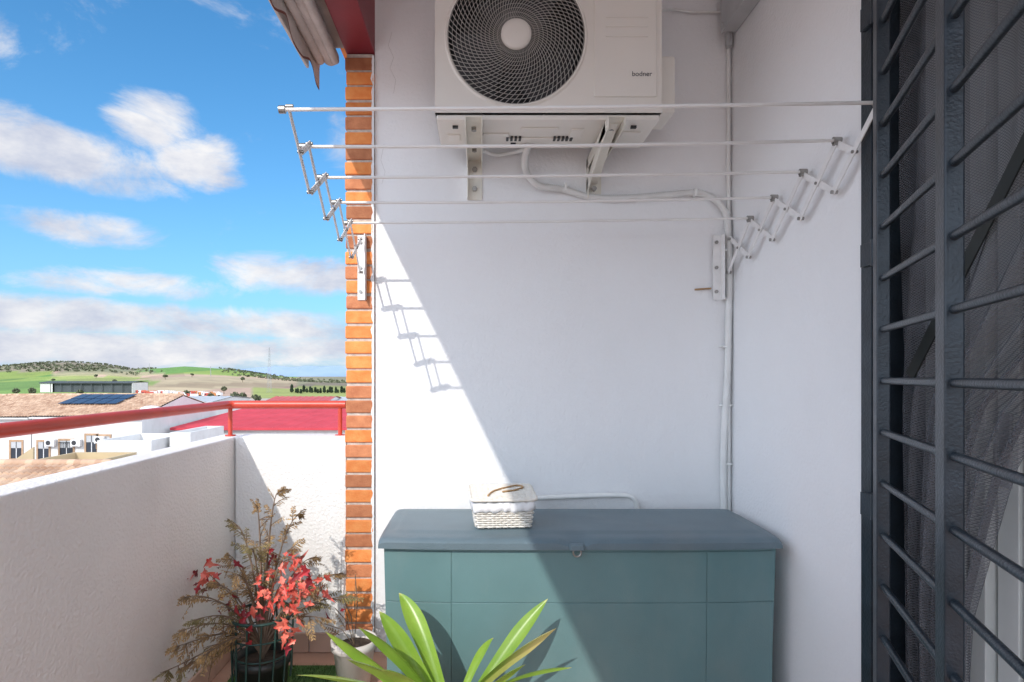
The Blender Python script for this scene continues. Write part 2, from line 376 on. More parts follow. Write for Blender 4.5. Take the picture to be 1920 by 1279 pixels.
for a in angs:
    r=rectpt(a,AX0,fx1,AZ0,AZ1); vs.append((r[0],AY0,r[1])); 
for (rr,yy) in ((cr+.006,AY0),(cr,AY0-.006),(cr-.006,AY0-.004),(cr-.010,AY0+.03),(cr-.012,AY0+.16)):
    for a in angs: vs.append((cx+rr*math.cos(a),yy,cz+rr*math.sin(a)))
fs=[]
for q in range(5):
    for k in range(n): k2=(k+1)%n; fs.append((q*n+k,q*n+k2,(q+1)*n+k2,(q+1)*n+k))
m.add(vs,fs,0,False)
for q in range(3*n,5*n): m.mi[q]=1
m.add([(fx1,AY0,AZ0),(AX1,AY0,AZ0),(AX1,AY0,AZ1),(fx1,AY0,AZ1)],[(0,1,2,3)])
m.add([(AX0,AY0,AZ0),(AX1,AY0,AZ0),(AX1,AY1,AZ0),(AX0,AY1,AZ0),(AX0,AY0,AZ1),(AX1,AY0,AZ1),(AX1,AY1,AZ1),(AX0,AY1,AZ1)],[(4,5,6,7),(1,2,6,5),(2,3,7,6),(3,0,4,7)])
m.add([(cx+(cr-.012)*math.cos(a),AY0+.16,cz+(cr-.012)*math.sin(a)) for a in angs],[tuple(range(n))],1)
m.obj('casing',[ACW,ACD],ac)
m=M(); m.box(AX0+.004,AX1-.004,AY0+.006,AY1-.004,AZ0-.022,AZ0-.003); m.obj('base_tray',ACW,ac,bevel=.006)
m=M()
for (xx,yy,lx,ly) in [(.06,2.255,.10,.03),(.22,2.2,.14,.02),(.22,2.30,.2,.04),(.565,2.25,.07,.05),(-.1,2.28,.05,.06),(.36,2.24,.05,.08)]:
    m.box(xx-lx/2,xx+lx/2,yy-ly/2,yy+ly/2,AZ0-.028,AZ0-.021)
m.split('tray_emboss',ACW,ac,bevel=.004)
m=M()
for (xx,yy) in [(-.09,2.18),(.13,2.34),(.56,2.18)]: m.box(xx-.010,xx+.010,yy-.006,yy+.006,AZ0-.0305,AZ0-.0205)
for k in range(5): m.box(.28+k*.016,.289+k*.016,2.27,2.30,AZ0-.0305,AZ0-.020)
for k in range(4): m.box(.10+k*.016,.109+k*.016,2.27,2.30,AZ0-.0305,AZ0-.020)
m.split('drain_slot',ACD,ac)
px0,px1=.404,.626
m=M(); m.box(px0,px1,AY0-.006,AY0-.0005,AZ0+.055,AZ1-.02); m.obj('service_panel',ACW,ac,bevel=.005)
m=M()
for zz in (1.27,1.238,1.203): m.box(.445,.594,AY0-.0095,AY0-.0055,EYE+zz-.0035,EYE+zz+.0035)
m.split('panel_rib',ACW,ac,bevel=.0015)
m=M(); gy=AY0-.008
for k in range(72):
    a0=2*math.pi*k/72; pts=[]
    for q in range(13):
        t=q/12; r=.052+(cr-.006-.052)*t; a=a0-.95*t**.85
        pts.append((cx+r*math.cos(a),gy-.012*math.sin(math.pi*t)**.5*.9+.004,cz+r*math.sin(a)))
    m.tube(pts,.0013,4,caps=False)
for k in range(13):
    r=.052+(cr-.008-.052)*(k+1)/13; t=(k+1)/13
    pts=[(cx+r*math.cos(a),gy-.0108*math.sin(math.pi*min(t,.999))**.5+.007,cz+r*math.sin(a)) for a in [2*math.pi*q/72 for q in range(72)]]
    m.tube(pts,.0011,4,closed=True)
m.obj('fan_grille',GRILLE,ac)
m=M(); 
prof=[(0,-.018),(.03,-.0175),(.048,-.015),(.054,-.009),(.054,.0)]
vs=[];fs=[]
for (r,h) in prof:
    for k in range(40):
        a=2*math.pi*k/40; vs.append((cx+max(r,.0005)*math.cos(a),gy+h,cz+max(r,.0005)*math.sin(a)))
for i in range(4):
    for k in range(40): fs.append((i*40+k,i*40+(k+1)%40,(i+1)*40+(k+1)%40,(i+1)*40+k))
m.add(vs,fs,0,True); m.obj('grille_cap',ACW,ac)
fan=M(); 
for b_ in range(3):
    vs=[];fs=[]
    for i in range(9):
        r=.05+.175*i/8
        for j in range(9):
            a=b_*2.094+.5+ (j/8)*1.45 + .35*(i/8); vs.append((cx+r*math.cos(a),AY0+.075+.05*(j/8),cz+r*math.sin(a)))
    for i in range(8):
        for j in range(8): fs.append((i*9+j,i*9+j+1,i*9+j+10,i*9+j+9))
    fan.add(vs,fs,0,True)
fan.cyl((cx,AY0+.05,cz),(cx,AY0+.15,cz),.055,24)
fan.obj('fan',mat('fan_grey',(.045,.048,.052),.4,.1,6),ac)
cu=bpy.data.curves.new('lettering','FONT'); cu.body='bodner'; cu.size=.0245; cu.extrude=.0004; cu.align_x='CENTER'
to=bpy.data.objects.new('tmp_text',cu); col.objects.link(to); bpy.context.view_layer.update()
me=bpy.data.meshes.new_from_object(to); bpy.data.objects.remove(to)
tx=bpy.data.objects.new('brand_lettering',me); col.objects.link(tx); tx.parent=ac; tx.rotation_euler=(math.pi/2,0,0)
tx.location=Vector((.573,AY0-.0070,EYE+1.061))-WL[ac.name]; me.materials.clear(); me.materials.append(INK)
m=M(); m.box(AX1+.001,AX1+.075,2.2,2.36,EYE+.97,EYE+1.18); m.obj('valve_cover',ACW,ac,bevel=.008)
for xx in (-.022,.475):
    b=thing('wall_bracket','cream painted steel bracket bolted to the wall under the air conditioner','bracket',(xx,2.48,EYE+.8),group='brackets holding the air conditioner')
    zt=AZ0-.032
    m=M(); m.box(xx-.031,xx+.031,D-.006,D-.0005,EYE+.735,zt); m.box(xx-.031,xx-.027,D-.04,D-.006,EYE+.735,zt); m.obj('wall_leg',GALV,b,bevel=.001)
    m=M(); m.box(xx-.031,xx+.031,2.07,D-.007,zt-.004,zt); m.box(xx-.031,xx-.027,2.07,D-.007,zt-.042,zt-.004)
    m.box(xx+.027,xx+.031,2.07,D-.007,zt-.034,zt-.004); m.obj('arm',GALV,b,bevel=.001)
    if xx>.2:
        m=M(); a=Vector((xx-.029,2.12,zt-.02)); c=Vector((xx-.029,D-.01,zt-.115))
        m.strip(a,c,.045,.004,(1,0,0)); m.strip(a+Vector((.022,0,.016)),c+Vector((.022,0,.016)),.044,.004,Vector((0,.095,.38)).normalized()); m.obj('brace',GALV,b)
    m=M()
    for zz in (EYE+.78,EYE+.86): m.cyl((xx,D-.018,zz),(xx,D-.006,zz),.011,6)
    for yy in (2.16,2.36): m.cyl((xx,yy,zt-.016),(xx,yy,zt+.008),.010,6)
    m.split('bolt',BOLT,b)
    m=M()
    for yy in (2.16,2.36): m.cyl((xx,yy,zt+.0005),(xx,yy,zt+.009),.022,16)
    m.split('rubber_foot',BLK,b)
# ------------------------------------------------------------ pipes and cables
def smooth(pts,n=10):
    pts=[Vector(p) for p in pts]; out=[]
    for i in range(len(pts)-1):
        p0=pts[max(i-1,0)];p1=pts[i];p2=pts[i+1];p3=pts[min(i+2,len(pts)-1)]
        for k in range(n):
            t=k/n; out.append(.5*((2*p1)+(-p0+p2)*t+(2*p0-5*p1+4*p2-p3)*t*t+(-p0+3*p1-3*p2+p3)*t*t*t))
    out.append(pts[-1]); return out
def resample(pts,step):
    out=[pts[0]];acc=0
    for a,b in zip(pts,pts[1:]):
        l=(b-a).length; t=step-acc
        while t<=l: out.append(a.lerp(b,t/l)); t+=step
        acc=l-(t-step)
    return out
def corr(m,pts,r,step=.0045,amp=.14):
    pp=resample(smooth(pts,24),step); n=len(pp)
    m.tube(pp,lambda t:r*(1+amp*(1 if int(round(t*(n-1)))%2 else -1)),10)
path=[P(990,272,2.33),P(984,300,2.38),P(988,325,2.44),P(1010,348,2.46),P(1055,355,2.48),P(1110,370,2.48),P(1180,371,2.48),P(1260,365,2.48),P(1310,362,2.48),P(1345,378,2.48),P(1362,405,2.48),P(1366,450,2.48),P(1368,520,2.48),P(1366,600,2.48),P(1364,700,2.48),P(1358,800,2.48),P(1356,880,2.48),P(1357,960,2.48),P(1358,1100,2.48)]
m=M(); corr(m,path,.0135); m.obj('corrugated_conduit',PVC,label='white corrugated conduit from the air conditioner down the corner',category='pipe')
m=M(); m.tube(smooth([P(905,282,2.40),P(930,290,2.45),P(960,286,2.45),P(985,280,2.38)],10),.008,8); m.obj('drain_hose',PVC,label='short white drain hose under the air conditioner',category='pipe')
m=M(); m.tube([(1.035,D-.012,2.55),(1.035,D-.012,.02)],.008,10); m.obj('straight_conduit',PVC,label='thin straight white conduit running down the wall corner',category='pipe')
m=M(); m.tube(smooth([P(1240,20,2.3),P(1262,18,2.47),P(1300,22,2.485),P(1360,22,2.485)],8),.006,8); m.obj('power_cable',PVC,label='white cable from the air conditioner to the junction box',category='cable')
m=M()
for py in (470,560,650,760,870): 
    z=EYE+(705-py)/F*2.48; m.box(1.0,1.045,D-.028,D-.002,z-.004,z+.004)
for (px,py) in [(1060,352),(1303,362)]:
    q=P(px,py,2.48); m.box(q.x-.005,q.x+.005,D-.036,D-.002,q.z-.016,q.z+.016)
m.split('conduit_clip',PVC,label='small white clip fixing the conduit to the wall',category='clip',bevel=.001,group='conduit clips')
jb=thing('junction_box','grey electrical junction box in the wall corner','junction box',(1.02,2.3,2.65))
m=M(); m.box(.992,1.049,2.19,2.44,EYE+1.405,EYE+1.62); m.obj('box_body',GREYPL,jb,bevel=.004)
m=M(); m.box(.984,.991,2.185,2.445,EYE+1.40,EYE+1.625); m.obj('box_cover',GREYPL,jb,bevel=.003)
m=M()
for yy in (2.21,2.42): m.cyl((.979,yy,EYE+1.425),(.9835,yy,EYE+1.425),.008,10)
m.split('cover_screw',GREYPL,jb)
m=M(); m.cyl((1.03,D-.03,EYE+1.36),(1.03,D-.03,EYE+1.42),.014,12); m.obj('cable_gland',GREYPL,jb,bevel=.001)
m=M(); m.tube(smooth([P(1003,934,2.47),P(1100,930,2.47),P(1165,929,2.47),P(1186,934,2.47),P(1194,950,2.475),P(1195,975,2.48)],8),.0105,10); m.obj('water_pipe',PVC,label='white painted water pipe bending behind the storage box',category='pipe')
# ------------------------------------------------------------ clothes rack
rk=thing('clothes_airer','white extending scissor clothes airer fixed across the balcony end','clothes airer',(.26,2.45,EYE+.45))
Ty=[1.534,1.712,1.892,2.078,2.262,2.44]; Tz=[.692,.665,.636,.611,.587,.56]
T=[(y,EYE+z) for y,z in zip(Ty,Tz)]; Bn=[(y+.01,EYE+z-.135) for y,z in zip(Ty,Tz)]
for (xx,s) in ((-.492,1),(1.018,-1)):
    m=M()
    for i in range(5):
        a,b=T[i],Bn[i+1]; m.strip((xx,a[0],a[1]),(xx,b[0],b[1]),.019,.0025,(1,0,0))
        if i>0:
            a,b=T[i+1],Bn[i]; m.strip((xx+.006,a[0],a[1]),(xx+.006,b[0],b[1]),.019,.0025,(1,0,0))
        else:
            a=T[1]; mid=((T[0][0]+Bn[1][0])/2,(T[0][1]+Bn[1][1])/2); m.strip((xx+.006,a[0],a[1]),(xx+.006,mid[0],mid[1]),.019,.0025,(1,0,0))
    m.split('scissor_strip',WPAINT,rk)
    m=M()
    for i in range(6):
        for q in ([T[i]] if i==0 else [T[i],Bn[i]]): m.cyl((xx-.006,q[0],q[1]),(xx+.012,q[0],q[1]),.0055,10)
        if i<5:
            q=((T[i][0]+Bn[i+1][0])/2,(T[i][1]+Bn[i+1][1])/2); m.cyl((xx-.005,q[0],q[1]),(xx+.011,q[0],q[1]),.0045,10)
    m.split('rivet',BOLT,rk)
    m=M(); zt,zb=EYE+.585,EYE+.315
    bx=xx-.002 if s==1 else xx-.034
    m.box(bx-.015,bx+.022,D-.0175,D-.0135,zb,zt); m.box(bx+.018,bx+.022,D-.05,D-.0175,zb,zt); m.obj('wall_plate',WPAINT,rk,bevel=.001)
    m=M()
    for zz in (zt-.03,zb+.035,(zt+zb)/2): m.cyl((bx-.002,D-.024,zz),(bx-.002,D-.017,zz),.0075,6)
    m.split('screw',BOLT,rk)
for i in range(5):
    zl=T[i][1]; z0=zl-.008; z1=zl+.010; sg=.003*(1+i%2)
    m=M(); m.tube([(-.505,T[i][0],z0),(-.1,T[i][0],z0+(z1-z0)*.26-sg*.7),(.27,T[i][0],(z0+z1)/2-sg),(.65,T[i][0],z0+(z1-z0)*.75-sg*.7),(1.03,T[i][0],z1)],.0048,10); m.obj('rod',LINEW,rk)
    m=M(); m.cyl((-.516,T[i][0],z0),(-.500,T[i][0],z0),.010,12); m.cyl((1.012,T[i][0],z1),(1.034,T[i][0],z1),.010,12); m.split('end_cap',BOLT,rk)
m=M(); q=P(1330,543,2.48); m.cyl((q.x-.06,D-.02,q.z),(q.x+.01,D-.012,q.z+.006),.004,8); m.obj('wooden_peg',WOOD,label='small wooden stick wedged under the airer bracket',category='stick')
# ------------------------------------------------------------ barred gate & doorway
df=thing('door_frame','dark steel frame around the balcony doorway','door frame',(1.04,1.55,0))
m=M(); m.box(1.03,1.06,1.572,1.616,0,2.43); m.box(1.03,1.06,.25,1.572,2.385,2.43); m.box(1.061,1.29,1.585,1.612,0,2.42); m.obj('frame',IRON,df,bevel=.002)
u=Vector((-.371,-.928,0)).normalized(); S=Vector((1.022,1.528,0)); nrm=Vector((u.y,-u.x,0))
gt=thing('barred_gate','anthracite iron security gate with horizontal bars standing ajar','gate',tuple(S))
def stile(s0,s1,z0,z1,th=.03,off=0):
    m=M(); c=S+u*((s0+s1)/2)+nrm*off; m.obox((c.x,c.y,(z0+z1)/2),u*(s1-s0)/2,nrm*th/2,Vector((0,0,(z1-z0)/2))); return m
for (a,b) in ((0,.042),(.475,.525),(.98,1.02)):
    stile(a,b,.03,2.36).obj('stile',IRON,gt,bevel=.003)
for (z0,z1) in ((.03,.07),(2.32,2.36)):
    for (a,b) in ((.043,.474),(.526,.979)): stile(a,b,z0,z1).obj('rail',IRON,gt,bevel=.003)
k=-8
while k<=9:
    z=EYE-.012+.1285*k
    if .08<z<2.31:
        for (a,b) in ((.042,.476),(.524,.981)):
            p=S+u*a; q=S+u*b; m=M()
            m.cyl((p.x,p.y,z),(q.x,q.y,z),.0085,12)
            m.obj('bar',IRON,gt)
    k+=1
for z in (EYE+.32,EYE-.34,EYE+.95):
    m=M(); m.cyl((1.026,1.55,z-.035),(1.026,1.55,z+.035),.011,12); m.box(1.018,1.03,1.548,1.60,z-.03,z+.03); m.obj('hinge',IRON,gt,bevel=.001)
sc=thing('fly_screen','dark mesh fly screen curtain hanging inside the doorway','fly screen',(1.1,1.4,0))
m=M(); vs=[];fs=[]; nz_=40; ny_=110
ytab=[(0,1.375),(.6,1.345),(.95,1.25),(1.10,1.17),(1.25,.95),(1.6,.5)]
def itp(x,tab):
    if x<=tab[0][0]: return tab[0][1]
    for (a,b),(c,d) in zip(tab,tab[1:]):
        if x<=c: return b+(d-b)*(x-a)/(c-a)
    return tab[-1][1]
for i in range(nz_+1):
    z=2.4*i/nz_; yend=itp(z,ytab)
    for j in range(ny_+1):
        t=j/ny_; y=1.575-(1.575-yend)*t; vs.append((1.110+.016*math.sin(t*52+.7*math.sin(z*2))+.007*math.sin(t*23+z)+.01*math.sin(z*3+t*4),y,z))
for i in range(nz_):
    for j in range(ny_): a=i*(ny_+1)+j; fs.append((a,a+1,a+ny_+2,a+ny_+1))
m.add(vs,fs,0,True); m.obj('mesh_curtain',SCREEN,sc)
m=M(); m.strip((1.080,1.155,EYE+.50),(1.080,1.50,EYE+.0),.03,.004,(1,0,0)); m.obj('tie_strap',BLK,sc)
sd=thing('sliding_door','pale aluminium sliding door with dark glass behind the gate','door',(1.2,1.2,0))
m=M()
for (a,b,xo) in ((1.545,1.583,0),(1.455,1.475,0),(1.395,1.44,0),(1.33,1.385,.02),(1.28,1.322,.025),(.95,1.0,.02)): m.box(1.18+xo,1.235+xo,a,b,.03,2.38)
m.box(1.17,1.25,.25,1.585,0,.03); m.box(1.17,1.25,.25,1.585,2.383,2.415); m.box(1.2,1.24,1.001,1.279,1.93,1.97); m.obj('leaf_frame',ALU,sd,bevel=.002)
m=M(); m.box(1.262,1.266,.3,1.55,.04,2.37); m.obj('glass',GLASSD,sd)
m=M(); m.box(1.192,1.199,1.345,1.372,.90,1.07); m.tube(smooth([(1.192,1.358,.95),(1.175,1.358,.955),(1.172,1.358,.985),(1.175,1.358,1.015),(1.192,1.358,1.02)],6),.004,8); m.obj('handle',STEELG,sd)
# ------------------------------------------------------------ storage box
bx=thing('storage_box','grey green plastic garden storage box with slate lid against the wall','storage box',(.335,2.18,0))
x0,x1,y0,y1=-.322,.992,1.985,2.39; zt=EYE-.575
m=M()
def ringp(ins,z,fl):
    pts=[]
    for k in range(25):
        t=k/24; x=x0+ins+(x1-x0-2*ins)*t; bulge=.018*(1-(2*t-1)**4); pts.append((x,y0+ins+.018-bulge,z))
    pts+=[(x1-ins,y1,z),(x0+ins,y1,z)]; return pts
lv=[(0,zt),(0.004,zt-.19),(.012,.05),(.016,.0)]
R=[ringp(i,z,0) for i,z in lv]; n=len(R[0]); vs=sum(R,[]); fs=[]
for i in range(len(R)-1):
    for k in range(n): k2=(k+1)%n; fs.append((i*n+k,(i+1)*n+k,(i+1)*n+k2,i*n+k2))
fs.append(tuple(range(n)))
m.add(vs,fs); m.obj('body',BOXB,bx)
def front_y(x,z):
    t=(x-x0)/(x1-x0); ins=.004*(zt-z)/.19 if z>zt-.19 else .004+.008*(zt-.19-z)/(zt-.24)
    return y0+ins+.018-.018*(1-(2*t-1)**4)
m=M()
def panel(xa,xb,za,zb):
    n=12; vs=[];fs=[]
    for i in range(2):
        for k in range(n+1):
            x=xa+(xb-xa)*k/n; z=(za if i==0 else zb); vs.append((x,front_y(x,z)-.003,z))
    for i in range(2):
        for k in range(n+1):
            v=vs[i*(n+1)+k]; vs.append((v[0],v[1]+.004,v[2]))
    N1=n+1
    for k in range(n):
        fs.append((k,k+1,N1+k+1,N1+k)); fs.append((2*N1+k,2*N1+k+1,k+1,k)); fs.append((N1+k,N1+k+1,3*N1+k+1,3*N1+k))
    fs.append((0,N1,3*N1,2*N1)); fs.append((n,2*N1+n,3*N1+n,N1+n)); m.add(vs,fs)
xl,xr=-.095,.755; zm=EYE-.755
for (a,b) in ((x0+.006,xl-.001),(xl+.001,xr-.001),(xr+.001,x1-.006)):
    panel(a,b,zm+.001,zt-.010); panel(a+.003*(a<xl-.1),b-.003*(b>xr+.1),.05,zm-.001)
m.obj('front_panel',BOXB,bx,bevel=.0012)
m=M(); nx,ny=90,30; X0,X1,Y0,Y1=-.338,1.004,1.962,2.405
vs=[];fs=[]
def ease(t): return t*t*(3-2*t)
for j in range(ny+1):
    v=ease(j/ny)*.6+.4*j/ny
    for i in range(nx+1):
        uu=i/nx; uu=.5*uu+.5*ease(uu); ex=min(uu,1-uu)*(X1-X0); ey=v*(Y1-Y0); eb=(1-v)*(Y1-Y0)
        h=EYE-.531 - .012*math.exp(-ey/.008) - .012*math.exp(-ex/.008)-.006*math.exp(-eb/.01)
        h-= .008*math.exp(-ey/.06)
        if ex>.05 and .07<ey and eb>.05: h+= .0035
        xm=X0+(X1-X0)*uu
        if v<.15: h-= .012*math.exp(-((xm-.318)/.045)**4)*(1-v/.15)
        bow=.018*(1-(2*uu-1)**4)*(1-v)
        vs.append((xm,Y0+ey+.018*(1-v)-bow,h))
for j in range(ny):
    for i in range(nx): a=j*(nx+1)+i; fs.append((a,a+1,a+nx+2,a+nx+1))
m.add(vs,fs,0,True)
per=[i for i in range(nx+1)]+[ (j+1)*(nx+1)-1 for j in range(1,ny+1)]+[ny*(nx+1)+i for i in range(nx-1,-1,-1)]+[j*(nx+1) for j in range(ny-1,0,-1)]
cv=[vs[i] for i in per]; n=len(cv); v2=[Vector(c) for c in cv]; c0=Vector((.333,2.18,0))
low=[Vector((c.x,c.y,EYE-.572)) for c in v2]
inn=[Vector((c0.x+(c.x-c0.x)*.985,c0.y+(c.y-c0.y)*.95,EYE-.572)) for c in v2]
fs=[]
for q in range(2):
    for k in range(n): k2=(k+1)%n; fs.append((q*n+k,(q+1)*n+k,(q+1)*n+k2,q*n+k2))
m.add(v2+low+inn,fs); m.obj('lid',BOXL,bx)
m=M(); lx=.318; m.box(lx-.024,lx+.024,1.951,1.968,EYE-.574,EYE-.550); m.obj('latch',BOXL,bx,bevel=.005)
m=M(); m.tube([(lx+.013*math.cos(a),1.955,EYE-.578+.013*math.sin(a)) for a in [2*math.pi*k/16 for k in range(16)]],.0035,6,closed=True); m.obj('padlock_eye',BOLT,bx)
# ------------------------------------------------------------ basket
bc=Vector((.078,2.13,EYE-.5255))
bk=thing('wicker_basket','white woven basket with plastic liner standing on the storage box lid','basket',tuple(bc))
def rrect(hx,hy,e,n=80):
    pts=[]
    for k in range(n):
        a=2*math.pi*k/n; c,s_=math.cos(a),math.sin(a)
        rr=1/((abs(c))**e+(abs(s_))**e)**(1/e); pts.append((c*rr*hx,s_*rr*hy))
    return pts
m=M(); rot=Matrix.Rotation(math.radians(4),3,'Z')
for row in range(9):
    t=row/9; hx=.094+.010*t; hy=.068+.008*t; pts=[]
    rr=rrect(hx,hy,14,192)
    for k,(a,b) in enumerate(rr):
        o=.0026*math.sin(k*math.pi/4+row*math.pi); s_=1+o/.08; pts.append(bc+rot@Vector((a*s_,b*s_,.005+row*.008)))
    m.tube(pts,.0036,6,closed=True)
rr=rrect(.098,.070,14,48)
for k,(a,b) in enumerate(rr):
    m.tube([bc+rot@Vector((a*.95,b*.95,0)),bc+rot@Vector((a*1.04,b*1.04,.075))],.0024,5)
m.box(bc.x-.082,bc.x+.082,bc.y-.055,bc.y+.055,bc.z+.001,bc.z+.006)
m.obj('woven_body',WICK,bk)
m=M(); vs=[];fs=[];n=160; rr=rrect(1,1,12,n)
lvl=[(.106,.079,.060),(.110,.083,.061),(.110,.083,.074),(.109,.082,.088),(.107,.080,.094),(.098,.072,.094)]
for (hx,hy,z) in lvl:
    for k,(a,b) in enumerate(rr):
        wv=1+.03*noise.noise(Vector((a*7,b*7,z*45)))+.03*noise.noise(Vector((k*.6,z*20,3))); zz=z+.014*noise.noise(Vector((a*5,b*5,4+z*3)))
        vs.append(bc+rot@Vector((a*hx*wv,b*hy*wv,zz)))
for i in range(len(lvl)-1):
    for k in range(n): fs.append((i*n+k,i*n+(k+1)%n,(i+1)*n+(k+1)%n,(i+1)*n+k))
m.add(vs,fs,0,True); m.obj('plastic_liner',CLOTH,bk)
m=M()
def lidz(y): return .102+.020*(y+.08)/.16
for k in range(22):
    yy=-.084+k*.0078; pts=[bc+rot@Vector((-.110+i*.01375,yy,lidz(yy)+.0025*math.sin(i*math.pi/1.5+k*math.pi))) for i in range(17)]
    m.tube(pts,.0042,6)
m.tube([bc+rot@Vector((a*1.15,b*1.25,lidz(b*1.25)-.002)) for a,b in rrect(.099,.069,14,80)],.0055,6,closed=True)
m.obj('woven_lid',WICK,bk)
m=M()
m.tube(smooth([bc+rot@Vector((x_,y_,lidz(y_)+.007)) for x_,y_ in [(-.055,-.06),(-.03,-.01),(.02,.03),(.06,.05),(.08,.03),(.05,.0),(.0,-.02)]],8),.0032,6)
m.obj('hoop_handle',WOOD,bk)
# ------------------------------------------------------------ green strap plant
pc=Vector((-.09,1.72,0))
gp=thing('strap_leaf_plant','potted plant with long bright green strap leaves before the storage box','plant',tuple(pc))
m=M(); m.lathe(pc,[(.001,.002),(.085,.002),(.115,.17),(.122,.17),(.122,.195),(.108,.195),(.104,.165)],32); m.obj('pot',POTT,gp)
m=M(); m.lathe(pc,[(.0005,.168),(.105,.166)],24,0); m.obj('soil',SOIL,gp)
tips=[(610,1184,1.60,.056),(556,1266,1.52,.046),(711,1146,1.74,.054),(748,1112,1.86,.060),(672,1176,1.56,.044),(650,1236,1.48,.050),(1027,1123,1.82,.048),(1043,1178,1.70,.060),(1072,1252,1.62,.042),(985,1246,1.60,.038),(590,1310,1.7,.040),(715,1256,1.46,.052),(1130,1300,1.7,.040),(800,1300,1.80,.040),(925,1196,1.86,.028),(870,1290,1.5,.044)]
m=M()
for idx,(px,py,d,wd) in enumerate(tips):
    tip=P(px,py,d); a=random.uniform(0,6.28); base=pc+Vector((.025*math.cos(a),.025*math.sin(a),.15))
    dirx=(tip-base); hd=Vector((dirx.x,dirx.y,0))
    lift=random.uniform(.015,.055)
    c1=base+dirx*.33+Vector((0,0,lift)); c2=base+dirx*.70+Vector((random.uniform(-.01,.01),0,lift))
    side=Vector((-hd.y,hd.x,0)); side=side.normalized() if side.length>.01 else Vector((1,0,0))
    n=22; vs=[];fs=[];att=[]; yel=1 if px in (1043,) else 0
    for k in range(n+1):
        t=k/n; p=base*(1-t)**3+c1*3*t*(1-t)**2+c2*3*t*t*(1-t)+tip*t**3
        w_=wd*.5*(.45+.6*min(1,t*1.5))*(1-max(0,(t-.6)/.4)**2.2)*.92+.0005
        tg=((c1-base)*(1-t)**2+(c2-c1)*2*t*(1-t)+(tip-c2)*t*t).normalized()
        fc=Vector((.9,0,.15))*(1 if side.x>0 else -1)
        sd_=(side*.35+fc).normalized(); sd_=(sd_-tg*sd_.dot(tg))
        if sd_.length<.2: sd_=side-tg*side.dot(tg)
        sd_.normalize(); up=sd_.cross(tg)
        if up.y>0: up=-up
        for q,hh in ((-1,.34),(-.5,.08),(0,-.10),(.5,.08),(1,.34)):
            vs.append(p+sd_*w_*q+up*w_*hh)
            att.append(max(0,(t-.95)/.05)*.7 if not yel else min(1,max(0,(t-.45)*2)+(.4 if q>0 and t>.3 else 0)))
    for k in range(n):
        for q in range(4): a_=k*5+q; fs.append((a_,a_+1,a_+6,a_+5))
    m.add(vs,fs,0,True,att)
m.obj('leaves',LEAF,gp)
# ------------------------------------------------------------ dead plant with red leaves
dc=Vector((-.75,2.06,0))
dp=thing('withered_plant','withered brown conifer and red leaved plant in a black pot','plant',tuple(dc))
m=M(); m.lathe(dc,[(.001,.002),(.072,.002),(.088,.17),(.096,.17),(.096,.195),(.086,.195),(.084,.15)],28); m.obj('pot',BLK,dp)
m=M()
for (r,z) in ((.104,.335),(.100,.27),(.092,.205)):
    m.tube([dc+Vector((r*math.cos(a),r*math.sin(a),z)) for a in [2*math.pi*k/40 for k in range(40)]],.005 if z>.3 else .003,6,closed=True)
for k in range(14):
    a=2*math.pi*k/14; m.tube([dc+Vector((.096*math.cos(a),.096*math.sin(a),.12)),dc+Vector((.104*math.cos(a+.1),.104*math.sin(a+.1),.335))],.0035,5)
m.obj('pot_cage',GRNP,dp)
m=M(); m.lathe(dc,[(.0005,.175),(.086,.17)],20); m.obj('soil',SOIL,dp)
fol=M(); st=M()
def spray(a,b,n,ln,mi=0):
    a=Vector(a);b=Vector(b); ax=(b-a); L_=ax.length; ax.normalize()
    pl=Vector((random.uniform(-1,1),random.uniform(-1,1),random.uniform(-.6,.6))); s1=(pl-ax*pl.dot(ax)).normalized()
    sagv=Vector((0,0,-.2*L_))
    def pt(t): return a+(b-a)*t+sagv*t*t
    st.tube([pt(k/6) for k in range(7)],lambda t:.0016*(1-t)+.0004,4,caps=False)
    for k in range(n):
        t=.12+.88*k/n
        for sg in (-1,1):
            l=ln*(1-.65*t)*random.uniform(.6,1.2); d=(ax*.75+s1*sg*.75+Vector((random.uniform(-.25,.25),random.uniform(-.25,.25),random.uniform(-.6,.1)))).normalized()
            p=pt(t); q=p+d*l+Vector((0,0,-.25*l))
            steps=max(2,int(l/.006)); nn=s1.cross(ax); wv=.0022
            sdv=d.cross(nn).normalized()
            fol.add([p-sdv*wv*.4,p+sdv*wv*.4,p.lerp(q,.5)+sdv*wv,q,p.lerp(q,.5)-sdv*wv],[(0,1,2,3,4)],mi)
            for s_ in range(1,steps):
                tt=s_/steps; pp=p.lerp(q,tt)
                for g in (-1,1):
                    e=pp+(d*.6+sdv*g).normalized()*.0065*random.uniform(.6,1.3)+nn*random.uniform(-.002,.002)
                    fol.add([pp-d*.0012,pp+d*.0012,e],[(0,1,2)],mi)
root=dc+Vector((0,0,.18))
stems=[(522,925,2.12),(482,955,2.05),(440,985,2.1),(565,965,2.2),(590,1045,2.2),(345,1120,1.95),(300,1262,1.85),(322,1215,1.9),(640,1075,2.2),(395,1095,2.05),(655,1120,2.1),(425,1040,2.2),(500,1010,2.25),(550,1030,2.05),(365,1165,1.85),(440,1080,1.95),(590,1115,2.05),(335,1185,1.85),(470,1030,2.0),(610,1160,2.0),(380,1230,1.85),(345,1250,1.85)]
